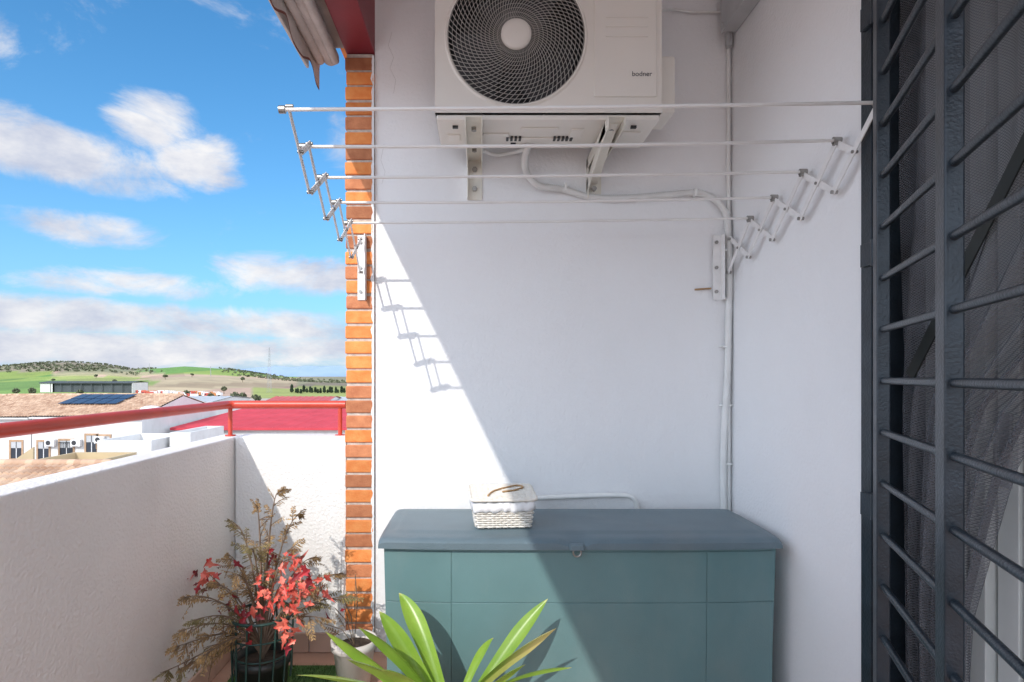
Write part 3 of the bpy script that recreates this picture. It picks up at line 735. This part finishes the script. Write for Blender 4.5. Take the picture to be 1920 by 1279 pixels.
for si,(px,py,d) in enumerate(stems):
    tip=P(px,py,d); v=tip-root
    c1=root+Vector((v.x*.15,v.y*.15,max(v.z*.6,.16))); c2=root+Vector((v.x*.65,v.y*.65,max(v.z*1.05,.12 if v.z<0 else v.z)))
    bz=lambda t: root*(1-t)**3+c1*3*t*(1-t)**2+c2*3*t*t*(1-t)+tip*t**3
    st.tube([bz(k/14) for k in range(15)],lambda t:.0046*(1-t)+.001,5)
    mi=1 if si%4==2 else 0
    for k in range(9):
        t=.34+.66*k/9; p=bz(t); tg=(bz(min(1,t+.05))-bz(t-.05)).normalized()
        r=Vector((random.uniform(-1,1),random.uniform(-1,1),random.uniform(-.7,.3)))
        d_=(tg*.8+r*.7).normalized(); spray(p,p+d_*random.uniform(.05,.11)*(1.2-.5*t),8,.028,mi)
    spray(bz(.9),tip+(tip-bz(.85))*.4,10,.028,mi)
fol.obj('dry_foliage',[DEAD,DEADG],dp); st.obj('stems',STEM,dp)
def leaf5(m,p,size,axis,nr,mi):
    axis=axis.normalized(); s=axis.cross(nr).normalized(); up=s.cross(axis)
    o=[(0,0),(.18,.24),(.14,.36),(.38,.48),(.30,.62),(.16,.68),(.13,.88),(0,1.2)]
    cu_=random.uniform(-.2,.8); fd=random.uniform(.1,.9); tw=random.uniform(-.3,.3)
    vs=[]
    for x,y in o: vs.append(p+(s*x+axis*y)*size+up*(abs(x)*fd-y*y*cu_+x*tw)*size)
    for x,y in o[1:-1]: vs.append(p+(-s*x+axis*y)*size+up*(abs(x)*fd-y*y*cu_-x*tw)*size)
    vs+=[p+axis*y*size+up*(-y*y*cu_)*size for x,y in o[1:-1]]; b1=1;b2=8;b3=14
    fs=[(0,b1,b3),(0,b3,b2)]
    for k in range(5): fs+= [(b1+k,b1+k+1,b3+k+1,b3+k),(b3+k,b3+k+1,b2+k+1,b2+k)]
    fs+=[(b1+5,7,b3+5),(b3+5,7,b2+5)]
    m.add(vs,fs,mi,False)
m=M()
for (px,py,d,rp,nn,mi) in [(525,1085,2.0,38,26,0),(555,1115,1.98,34,24,0),(505,1125,1.97,32,18,0),(388,1070,2.1,24,12,0),(380,1092,2.1,22,10,1),(430,1120,2.05,44,10,1),(480,1150,1.98,46,12,1),(540,1165,1.96,22,12,0),(548,1190,1.95,14,6,0),(600,1090,2.1,22,6,0),(515,1040,2.1,14,4,1),(545,1062,2.02,26,12,0),(575,1075,2.0,18,8,1),(635,1150,2.1,10,2,1)]:
    for k in range(nn):
        p=P(px+random.gauss(0,rp*.5),py+random.gauss(0,rp*.5),d+random.uniform(-.04,.05))
        ax=Vector((random.gauss(0,.7),random.gauss(-.3,.5),random.gauss(-.6,.5))); nr=Vector((random.gauss(-.2,.6),-1,random.gauss(.5,.5)))
        leaf5(m,p,random.uniform(.018,.042),ax,nr,mi)
m.obj('red_leaves',[REDL,DRED],dp)
m=M()
for (px,py) in [(530,1085),(390,1075),(560,1140),(430,1120),(515,1040),(600,1100)]:
    tip=P(px,py,2.05); m.tube([root,root.lerp(tip,.5)+Vector((0,0,.06)),tip],lambda t:.003*(1-t)+.001,5)
m.obj('branches',STEM,dp)
wc=Vector((-.468,2.22,0))
wp=thing('flower_pot','white plastic flower pot with dry twigs beside the brick pillar','flower pot',tuple(wc))
m=M(); m.lathe(wc,[(.001,.003),(.058,.003),(.076,.145),(.085,.147),(.085,.178),(.076,.178),(.073,.14)],32); m.obj('pot',POTW,wp)
m=M(); m.lathe(wc,[(.0005,.155),(.074,.150)],20); m.obj('soil',SOIL,wp)
fol=M(); st=M()
for (dx,dy,dz) in [(.0,.02,.26),(-.07,.0,.14),(-.03,-.05,.2),(-.1,-.04,.1)]:
    p=wc+Vector((0,0,.15)); q=p+Vector((dx,dy,dz)); st.tube([p,p.lerp(q,.5)+Vector((.01,0,.02)),q],.0018,5); spray(p.lerp(q,.5),q,6,.024)
st.obj('twigs',STEM,wp); fol.obj('dry_leaves',DEAD,wp)
m=M()
for k in range(7000):
    x=random.uniform(-.95,-.45); y=random.uniform(1.95,2.36); a=random.uniform(0,6.28); h=random.uniform(.010,.022); w_=.0012
    dx,dy=math.cos(a)*w_,math.sin(a)*w_; m.add([(x-dx,y-dy,.004),(x+dx,y+dy,.004),(x+random.uniform(-.008,.008),y+random.uniform(-.008,.008),h)],[(0,1,2)])
m.box(-.95,-.44,1.93,2.37,.002,.006); m.obj('artificial_grass',TURF,kind='stuff',label='patch of green artificial grass under the pots',category='artificial grass')
# ------------------------------------------------------------ landscape
GZ=EYE-9.0
skyl=[(-600,688),(0,687),(60,684),(130,682),(200,685),(250,692),(300,690),(345,687),(420,692),(480,699),(540,707),(600,712),(700,716),(1100,712)]
def pxof(x,y): return 900+F*x/y if y>1 else (-3000 if x<0 else 3000)
def ss(t): t=max(0,min(1,t)); return t*t*(3-2*t)
def hgt(x,y):
    r=math.hypot(x,y)
    a=pxof(x,y) if y>1 else 5000
    a=max(-600,min(1100,a))
    dd=y if y>1 else r
    dd=max(dd,r*.5)
    ys=itp(a,skyl); hs_=(705-ys)/F*850
    t=ss((dd-260)/(850-260))
    h=-9+(hs_+9)*t
    h+=ss((dd-200)/200)*(1-ss((dd-750)/120))*4.0*noise.noise(Vector((x/150,y/150,1)))
    if dd>850: h=hs_+( -12-hs_)*ss((dd-850)/700)
    return EYE+h
def fieldcol(x,y,z):
    d=max(y,1); a=pxof(x,y); sy=705-F*(z-EYE)/d
    wob=noise.noise(Vector((x/60,y/60,0)))
    green=(.15,.24,.045); lgreen=(.21,.27,.07); brown=(.29,.21,.13); tan=(.38,.29,.18); olive=(.21,.19,.11); dust=(.38,.33,.27)
    if d<235: return dust
    if a<100+30*wob:
        return green if sy>697+2*wob else olive
    if a<265+40*wob:
        if sy<697+2*wob: return olive
        return lgreen if sy>706 else tan
    if a<560:
        b=699+(a-260)*.035+3*wob
        if sy<b: return green
        if sy<718+4*wob: return tan
        if sy<727+3*wob: return brown
        return lgreen if a>470 else tan
    if sy<724: return olive
    return lgreen
radii=[4*1.055**k for k in range(165)]; radii=[r for r in radii if r<26000]
azs=[]; a=-180
while a<180:
    azs.append(a); a+= .35 if -48<=a<=8 else 4
vs=[(0,0,GZ)];fs=[];cols=[(.4,.37,.3,1)]; na=len(azs)
for r in radii:
    for a in azs:
        x=r*math.sin(math.radians(a)); y=r*math.cos(math.radians(a)); z=hgt(x,y); vs.append((x,y,z))
        c=fieldcol(x,y,z); cols.append((*c,1))
for k in range(na): fs.append((0,1+(k+1)%na,1+k))
for i in range(len(radii)-1):
    for k in range(na):
        k2=(k+1)%na; fs.append((1+i*na+k,1+i*na+k2,1+(i+1)*na+k2,1+(i+1)*na+k))
me=bpy.data.meshes.new('ground'); me.from_pydata(vs,[],fs); ca=me.color_attributes.new('Col','FLOAT_COLOR','POINT')
ca.data.foreach_set('color',[c for q in cols for c in q]); me.polygons.foreach_set('use_smooth',[True]*len(fs))
gm,nt,b=new_mat('fields'); Nn=nt.nodes; Ll=nt.links
at=Nn.new('ShaderNodeAttribute'); at.attribute_name='Col'; tcc=Nn.new('ShaderNodeTexCoord')
nn=Nn.new('ShaderNodeTexNoise'); nn.inputs['Scale'].default_value=.05; nn.inputs['Detail'].default_value=9; nn.inputs['Roughness'].default_value=.75; Ll.new(tcc.outputs['Object'],nn.inputs['Vector'])
vr=Nn.new('ShaderNodeTexVoronoi'); vr.inputs['Scale'].default_value=.011; vr.inputs['Randomness'].default_value=.9
mpp=Nn.new('ShaderNodeMapping'); mpp.inputs['Scale'].default_value=(1,.45,0); mpp.inputs['Rotation'].default_value=(0,0,.3); Ll.new(tcc.outputs['Object'],mpp.inputs[0]); Ll.new(mpp.outputs[0],vr.inputs['Vector'])
sp=Nn.new('ShaderNodeSeparateColor'); Ll.new(vr.outputs['Color'],sp.inputs[0])
ad=Nn.new('ShaderNodeMath'); ad.operation='MULTIPLY_ADD'; Ll.new(sp.outputs[0],ad.inputs[0]); ad.inputs[1].default_value=.4; Ll.new(nn.outputs['Fac'],ad.inputs[2])
mr=Nn.new('ShaderNodeMapRange'); mr.inputs[1].default_value=.35; mr.inputs[2].default_value=1.0; mr.inputs[3].default_value=.6; mr.inputs[4].default_value=1.4; Ll.new(ad.outputs[0],mr.inputs[0])
hsn=Nn.new('ShaderNodeHueSaturation'); Ll.new(at.outputs['Color'],hsn.inputs['Color']); Ll.new(mr.outputs[0],hsn.inputs['Value'])
hr=Nn.new('ShaderNodeMapRange'); hr.inputs[3].default_value=.46; hr.inputs[4].default_value=.53; Ll.new(sp.outputs[1],hr.inputs[0]); Ll.new(hr.outputs[0],hsn.inputs['Hue'])
Ll.new(hsn.outputs[0],b.inputs['Base Color']); b.inputs['Roughness'].default_value=1
me.materials.append(gm); go=bpy.data.objects.new('ground',me); col.objects.link(go); go['kind']='structure'
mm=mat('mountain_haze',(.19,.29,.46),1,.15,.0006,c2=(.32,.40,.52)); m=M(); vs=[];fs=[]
for k in range(161):
    px=-400+k*14; d=12000; x=(px-900)/F*d
    hh=10+8*max(0,noise.noise(Vector((px/140,3,0)))+.4)+3*noise.noise(Vector((px/30,5,0)))+ (5*math.exp(-((px-560)/90)**2))
    if px<400: hh*=.6
    for j,t in enumerate((0,.5,1)): vs.append((x,d+t*800,EYE-20+(20+hh/F*d)*t))
for k in range(160):
    for j in range(2): a=k*3+j; fs.append((a,a+3,a+4,a+1))
m.add(vs,fs,0,True); m.obj('mountain_range',mm,kind='structure')
def clump(m,c,rx,rz,n,s,mi=0):
    for k in range(n):
        while True:
            v=Vector((random.uniform(-1,1),random.uniform(-1,1),random.uniform(-1,1)))
            if v.length<1: break
        p=Vector(c)+Vector((v.x*rx,v.y*rx,v.z*rz)); a=Vector((random.gauss(0,1),random.gauss(0,1),random.gauss(0,1))).normalized(); b=a.orthogonal().normalized()*s; e=a.cross(b)
        m.add([p-b-e,p+b-e,p+b+e,p-b+e],[(0,1,2,3)],mi)
m=M()
for i in range(1900):
    px=random.uniform(-60,290) if i%3 else random.uniform(420,650); d=random.uniform(560,845) if i%3 else random.uniform(600,840)
    if px>235 and i%3 and random.random()<.6: continue
    x=round((px-900)/F*d/9)*9+random.uniform(-2,2); d=round(d/11)*11+random.uniform(-2,2); z=hgt(x,d); 
    if noise.noise(Vector((x/50,d/50,7)))<-.05: continue
    clump(m,(x,d,z+1.1),1.4,1.0,7,.55)
m.obj('olive_grove',OLIVE,kind='stuff',label='far off olive grove on the hill ridge',category='trees')
tm=M(); clump(tm,(0,0,3.6),1.3,2.8,260,.34,0); clump(tm,(0,0,1.8),1.7,1.4,160,.34,0); tk=M(); tk.tube([(0,0,-.3),(0.05,0,1.2),(0,0,3.5)],lambda t:.22*(1-t)+.05,7)
def addtree(proto,x,y,s,label,group):
    e=thing(group[0],label,'tree',(x,y,hgt(x,y)),group=group[1])
    for nme,me_,mt_ in proto:
        o=bpy.data.objects.new(nme,me_); col.objects.link(o); o.parent=e
    e.scale=(s,s,s*random.uniform(.85,1.2)); e.rotation_euler=(0,0,random.uniform(0,6)); return e
def protomesh(m,name,mt_):
    o=m.obj(name,mt_); me_=o.data; bpy.data.objects.remove(o); return (name,me_,mt_)
pc_=[protomesh(tm,'crown',CYP),protomesh(tk,'trunk',BARK)]
for k in range(20):
    px=548+k*5.4+random.uniform(-1.5,1.5); d=330+random.uniform(-8,8); addtree(pc_,(px-900)/F*d,d,random.uniform(.35,.65),'small dark conifer in a far hedge row by the fields',('conifer_tree','conifers along the field edge'))
tm=M(); 
for c in [(0,0,3.4,1.6,1.1),(1.0,.3,3.0,1.0,.9),(-1.0,-.2,3.1,1.1,.9),(.2,.9,2.8,1.0,.8)]: clump(tm,c[:3],c[3],c[4],120,.28,0)
tk=M(); tk.tube([(0,0,-.3),(.1,0,1.3),(0,0,3)],lambda t:.25*(1-t)+.06,7)
po_=[protomesh(tm,'crown',OLIVE),protomesh(tk,'trunk',BARK)]
for (px,d,s) in [(270,150,1.0),(300,170,.9),(235,175,1.1),(440,190,1.0),(455,200,.9),(480,185,1.1),(395,210,.8),(60,240,1.1),(30,250,1),(150,245,.9),(520,195,.8),(350,245,.9),(100,400,.8),(215,360,1),(420,300,1),(310,420,1.1),(360,460,1),(180,480,1.1),(455,430,1)]:
    addtree(po_,(px-900)/F*d,d,s*.75,'rounded olive green tree between sheds and fields',('broadleaf_tree','trees around the village edge'))
# ------------------------------------------------------------ buildings
def tiles(m,x0,x1,ya,za,yb,zb,seg=5,pitch=.24,row=.42):
    L_=math.hypot(yb-ya,zb-za); nr=int(L_/row); nc=int((x1-x0)/pitch); dy=(yb-ya)/L_; dz=(zb-za)/L_; ny_,nz_=-dz,dy
    if nz_<0: ny_,nz_=-ny_,-nz_
    vs=[];fs=[]; W=nc*seg+1
    for i in range(nr+1):
        for e in (0,1):
            if i==nr and e: break
            s=i*L_/nr+(e*(L_/nr)*.98); lift=.05*(1-e)
            for k in range(W):
                h=lift+.07*abs(math.sin(math.pi*k/seg)); x=x0+(x1-x0)*k/(W-1)
                vs.append((x,ya+dy*s+ny_*h,za+dz*s+nz_*h))
    R_=len(vs)//W
    for i in range(R_-1):
        for k in range(W-1): fs.append((i*W+k,i*W+k+1,(i+1)*W+k+1,(i+1)*W+k))
    m.add(vs,fs,0,False)
def window(h,x,y,z,w_=1.0,hh=1.2,bars=False):
    m=M(); m.box(x-w_/2-.14,x+w_/2+.14,y-.06,y-.002,z-.16,z-.0,0); m.box(x-w_/2-.14,x+w_/2+.14,y-.06,y-.002,z+hh,z+hh+.16,0)
    m.box(x-w_/2-.14,x-w_/2,y-.06,y-.002,z,z+hh,0); m.box(x+w_/2,x+w_/2+.14,y-.06,y-.002,z,z+hh,0)
    m.box(x-w_/2,x+w_/2,y-.012,y-.003,z,z+hh,1); m.box(x-.03,x+.03,y-.03,y-.012,z,z+hh,2); m.box(x-w_/2,x+w_/2,y-.03,y-.0125,z+hh*.62,z+hh,3)
    if bars:
        for k in range(7): m.box(x-w_/2+k*w_/6-.012,x-w_/2+k*w_/6+.012,y-.16,y-.13,z-.1,z+hh*.9,4)
        m.box(x-w_/2-.05,x+w_/2+.05,y-.17,y-.12,z-.12,z-.08,4); m.box(x-w_/2-.05,x+w_/2+.05,y-.17,y-.12,z+hh*.9,z+hh*.93,4)
    m.obj('window',[STONE,PANE,VWH,GREYROOF,BLK],h)
def smallac(h,x,y,z):
    m=M(); m.box(x-.4,x+.4,y-.36,y-.06,z,z+.55,0); m.cyl((x-.1,y-.37,z+.28),(x-.1,y-.355,z+.28),.2,16,1); m.box(x-.35,x-.3,y-.36,y-.001,z-.06,z,0); m.box(x+.3,x+.35,y-.36,y-.001,z-.06,z,0); m.obj('wall_air_conditioner',[VWH,ACD],h)
def house(x0,x1,y0,y1,ze,zr,label,wins=(),acs=(),wallm=HWALL,chim=None,group=None,seg=4):
    h=thing('house',label,'house',((x0+x1)/2,y0,GZ),group=group); ym=(y0+y1)/2
    m=M(); vs=[(x0,y0,GZ-1),(x1,y0,GZ-1),(x1,y1,GZ-1),(x0,y1,GZ-1),(x0,y0,ze),(x1,y0,ze),(x1,y1,ze),(x0,y1,ze),(x0,ym,zr),(x1,ym,zr)]
    m.add(vs,[(0,1,5,4),(2,3,7,6),(1,2,6,9,5),(3,0,4,8,7)]); m.obj('wall',wallm,h)
    m=M(); sl=(zr-ze)/(ym-y0); o=.35; tiles(m,x0+.01,x1-.01,y0-o,ze-sl*o+.08,ym,zr+.08,seg); tiles(m,x0+.01,x1-.01,y1+o,ze-sl*o+.08,ym,zr+.08,3)
    m.tube([(x0,ym,zr+.12),(x1,ym,zr+.12)],.14,8,0); m.obj('roof',TILE,h)
    m=M(); m.box(x0,x1,y0-o-.02,y0-.002,ze-sl*o-.08,ze-sl*o+.04); m.obj('eave',HWALL,h)
    for (x,z,w_,hh,bz) in wins: window(h,x,y0,z,w_,hh,bz)
    for (x,z) in acs: smallac(h,x,y0,z)
    return h
def W(px,py,d): v=P(px,py,d); return v.x,v.z
ze=EYE-3.55; zr_=EYE-2.0; yF=50
G='white terraced houses below the hill'
houses=[(-58.5,-51.8),(-51.7,-45.1),(-45.0,-37.6),(-37.5,-28.3)]
for i,(a,b) in enumerate(houses):
    wn=[];acs=[]
    if i==3:
        for (px,py) in [(82,862),(172,850)]: x,z=W(px,py,yF); wn.append((x,z-.0,.9,1.5,False))
        x,z=W(125,862,yF); wn.append((x,z,1.1,1.6,True)); x,z=W(195,838,yF); wn.append((x,z,1.0,.9,False))
        for (px,py) in [(98,836),(146,836),(190,830)]: acs.append(W(px,py,yF))
    else:
        for k in range(3): x=a+1.2+k*(b-a-2.4)/2; wn.append((x,EYE-6.9,.9,1.4,k==1))
        acs.append((a+2.3,EYE-5.6))
    h=house(a,b,yF,yF+14,ze+.05*i,zr_+.03*i,'white two storey terraced house with clay tile roof',wn,acs,group=G)
    if i==3:
        m=M(); sl=(zr_-ze)/7
        for (y_,n_) in ((yF+3.2,5),(yF+4.9,5)):
            for k in range(n_):
                x=-37.0+k*1.05; z=ze+.15+sl*(y_-yF)+.28; m.obox((x,y_+.6,z+sl*.6),(.48,0,0),(0,.78,.78*sl),(0,-.02*sl,.02))
        m.split('solar_panel',SOLAR,h)
house(-34,-12.8,17,24.5,EYE-4.25,EYE-3.15,'nearby low white house with weathered clay tile roof',[(-17,EYE-6.8,1.0,1.3,False),(-20,EYE-6.8,1.0,1.3,True)],[],seg=6)
def block(name,label,x0,x1,y0,y1,zt_,wm,wins=(),par=True,cat='building'):
    h=thing(name,label,cat,((x0+x1)/2,y0,GZ)); m=M(); m.box(x0,x1,y0,y1,GZ-1,zt_); m.obj('wall',wm,h)
    if par:
        m=M(); t=.2
        m.box(x0,x1,y0,y0+t,zt_+.003,zt_+.55); m.box(x0,x1,y1-t,y1,zt_+.003,zt_+.55); m.box(x0,x0+t,y0+t+.001,y1-t-.001,zt_+.003,zt_+.55); m.box(x1-t,x1,y0+t+.001,y1-t-.001,zt_+.003,zt_+.55); m.obj('roof_parapet',wm,h)
    for (x,z,w_,hh,bz) in wins: window(h,x,y0,z,w_,hh,bz)
    return h
block('annex','white flat roofed annex with a low roof parapet',-28.2,-24.2,44,49.5,EYE-5.3,HWALL,[(-26.5,EYE-7.3,.8,1.1,False)])
block('annex','small white block with a dark window beside the terrace',-23.9,-22.3,46,52,EYE-4.9,HWALL,[(-23.1,EYE-6.5,.6,.9,False)])
block('annex','ochre painted low building with outside stairs',-29.5,-25.0,38,43.5,EYE-6.1,OCHRE,[(-27.5,EYE-8,.8,1.0,True)])
block('annex','low cream garage block with flat roof',-24.6,-19.5,37,42.5,EYE-6.2,HWALL)
st_=thing('outside_staircase','ochre rendered outside staircase between the low houses','staircase',(-31,40,GZ))
m=M()
for k in range(12): m.box(-34+k*.35,-34+(k+1)*.35-.002,40,41.2,GZ,GZ+.3+k*.24)
m.obj('steps',OCHRE,st_)
m=M(); m.obox((-31.9,39.9,GZ+2.4),(2.1,0,1.45),(0,.08,0),(0,0,.4)); m.obj('balustrade',OCHRE,st_)
wh=thing('warehouse','white warehouse with a broad red sheet metal roof','warehouse',(-12,55,GZ))
wx0,wx1,wy0,wy1=-27.5,4,54,84; e0=EYE-4.75; r0=EYE-3.95
m=M(); ym=70; m.add([(wx0,wy0,GZ-1),(wx1,wy0,GZ-1),(wx1,wy1,GZ-1),(wx0,wy1,GZ-1),(wx0,wy0,e0),(wx1,wy0,e0),(wx1,wy1,e0),(wx0,wy1,e0),(wx0,ym,r0),(wx1,ym,r0)],[(0,1,5,4),(2,3,7,6),(1,2,6,9,5),(3,0,4,8,7)]); m.obj('wall',HWALL,wh)
def corrroof(m,x0,x1,ya,za,yb,zb,p=.5):
    vs=[];fs=[];n=int((x1-x0)/p)*4
    for k in range(n+1):
        hh=.09*(1 if k%4 in (0,) else 0); x=x0+(x1-x0)*k/n; vs+=[(x,ya,za+hh),(x,yb,zb+hh)]
    for k in range(n): fs.append((2*k,2*k+2,2*k+3,2*k+1))
    m.add(vs,fs)
m=M(); corrroof(m,wx0-.3,wx1+.3,wy0-.4,e0+.02,ym,r0+.06,1.5); corrroof(m,wx0-.3,wx1+.3,wy1+.4,e0+.02,ym,r0+.06,1.5); m.box(wx0-.3,wx1+.3,wy0-.45,wy0-.41,e0-.12,e0+.1); m.obj('roof',REDROOF,wh)
m=M()
for k in range(7): m.box(wx0+2+k*4.2,wx0+3.6+k*4.2,wy0-.03,wy0-.002,e0-2.2,e0-1.2)
m.split('window',PANE,wh)
def shed(x0,x1,y0,y1,e,r,roofm,label,wallm=HWALL,open_=False):
    h=thing('industrial_shed',label,'shed',((x0+x1)/2,y0,GZ)); ym=(y0+y1)/2; gz=min(hgt(x0,y0),hgt(x1,y0))-1
    m=M()
    if not open_: m.add([(x0,y0,gz),(x1,y0,gz),(x1,y1,gz),(x0,y1,gz),(x0,y0,e),(x1,y0,e),(x1,y1,e),(x0,y1,e),(x0,ym,r),(x1,ym,r)],[(0,1,5,4),(2,3,7,6),(1,2,6,9,5),(3,0,4,8,7)])
    else:
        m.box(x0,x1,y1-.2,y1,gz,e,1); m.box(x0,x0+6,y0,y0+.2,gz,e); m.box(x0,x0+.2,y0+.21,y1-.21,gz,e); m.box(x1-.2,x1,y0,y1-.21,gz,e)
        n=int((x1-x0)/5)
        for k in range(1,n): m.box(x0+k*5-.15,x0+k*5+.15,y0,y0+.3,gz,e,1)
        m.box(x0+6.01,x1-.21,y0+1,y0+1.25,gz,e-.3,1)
    m.obj('wall',[wallm,SHEDD],h); m=M(); corrroof(m,x0-.3,x1+.3,y0-.4,e+.02,ym,r+.05,1.2); corrroof(m,x0-.3,x1+.3,y1+.4,e+.02,ym,r+.05,1.2); m.box(x0-.3,x1+.3,y0-.45,y0-.41,e-.35,e+.06); m.obj('roof',roofm,h)
    if not open_:
        m=M()
        for k in range(int((x1-x0)/6)): m.box(x0+1.5+k*6,x0+4+k*6,y0-.05,y0-.003,gz+1,gz+4)
        m.split('shed_door',STEELG,h)
shed(-64,-43,96,112,EYE-4.2,EYE-3.6,GREYROOF,'long shed with pale grey sheet roof')
shed(-88,-66,112,128,EYE-4.3,EYE-3.6,TILE,'long storehouse with brown tile roof')
shed(-42,-30,118,130,EYE-5.0,EYE-4.3,VRED,'low shed with a reddish roof')
shed(-30,-12,120,140,EYE-5.4,EYE-4.6,GREYROOF,'pale warehouse with grey roof at the village edge')
shed(-215,-170,292,306,EYE-3.3,EYE-2.7,SHEDD,'long open fronted dark farm shed in the field',open_=True)
sl_=thing('street_lamp','white dome headed street lamp among the houses','street lamp',tuple(P(283,765,52)))
m=M(); q=P(283,765,52); m.lathe((q.x,q.y,q.z-.25),[(.9,0),(.9,.12),(.75,.3),(.4,.42),(.001,.46)],20); m.obj('lamp_head',VWH,sl_)
m=M(); m.cyl((q.x,q.y,q.z-4.5),(q.x,q.y,q.z-.2),.12,8); m.obj('pole',VWH,sl_)
def pylon(x,y,H,label):
    z0=hgt(x,y); h=thing('lattice_pylon',label,'pylon',(x,y,z0)); m=M()
    def hw(t): return H*.035*(1-t)+H*.008
    for sx_ in (-1,1):
        for sy_ in (-1,1): m.tube([(x+sx_*hw(0),y+sy_*hw(0),z0-.5),(x+sx_*hw(1),y+sy_*hw(1),z0+H)],.05,4)
    n=9
    for k in range(n):
        a,b=k/n,(k+1)/n
        for sy_ in (-1,1):
            m.tube([(x-hw(a),y+sy_*hw(a),z0+H*a),(x+hw(b),y+sy_*hw(b),z0+H*b)],.03,4); m.tube([(x+hw(a),y+sy_*hw(a),z0+H*a),(x-hw(b),y+sy_*hw(b),z0+H*b)],.03,4)
    m.obj('lattice_mast',STEELG,h); m=M()
    for t in (.72,.84,.95): m.box(x-H*.06,x+H*.06,y-.1,y+.1,z0+H*t-.04,z0+H*t+.04)
    m.split('crossarm',STEELG,h)
x,d=(505-900)/F*330,330; pylon(x,d,25,'grey lattice electricity pylon standing among the fields')
x,d=(280-900)/F*600,600; pylon(x,d,9,'small far off lattice pylon on the hillside')
x,d=(395-900)/F*520,520; pylon(x,d,9,'small far off lattice pylon on the hillside')
def truck(x,y,cm,bm,label,s=1):
    z=hgt(x,y); t=thing('parked_truck',label,'truck',(x,y,z),group='machines parked in the yard')
    m=M(); m.box(x-3.4,x-1.4,y-1.2,y+1.2,z+.7,z+2.9); m.obj('cab',cm,t,bevel=.15)
    m=M(); m.box(x-3.42,x-2.6,y-1.22,y+1.22,z+1.8,z+2.5); m.obj('windscreen',PANE,t)
    m=M(); m.box(x-1.2,x+3.6,y-1.2,y+1.2,z+1.1,z+2.6+.5*s); m.box(x-3.3,x+3.6,y-.9,y+.9,z+.6,z+.95); m.obj('load_body',bm,t,bevel=.08)
    for xx in (-2.5,1.6,2.8):
        for yy in (-1.15,.85):
            m=M(); m.cyl((x+xx,y+yy,z+.5),(x+xx,y+yy+.3,z+.5),.5,14); m.obj('wheel',TYRE,t)
    t.scale=(.62,.62,.62); t.rotation_euler=(0,0,random.uniform(-.6,.6))
cols_=[(VRED,VOR),(VOR,VWH),(VWH,VRED),(VRED,VRED),(VOR,VWH),(VWH,VWH),(VRED,VWH)]
for k in range(22):
    px=262+k*7+random.uniform(-2,2); d=258+random.uniform(-18,30); c=random.choice(cols_); truck((px-900)/F*d,d,c[0],c[1],'red, orange or white lorry parked in the far machinery yard',random.uniform(0,1))
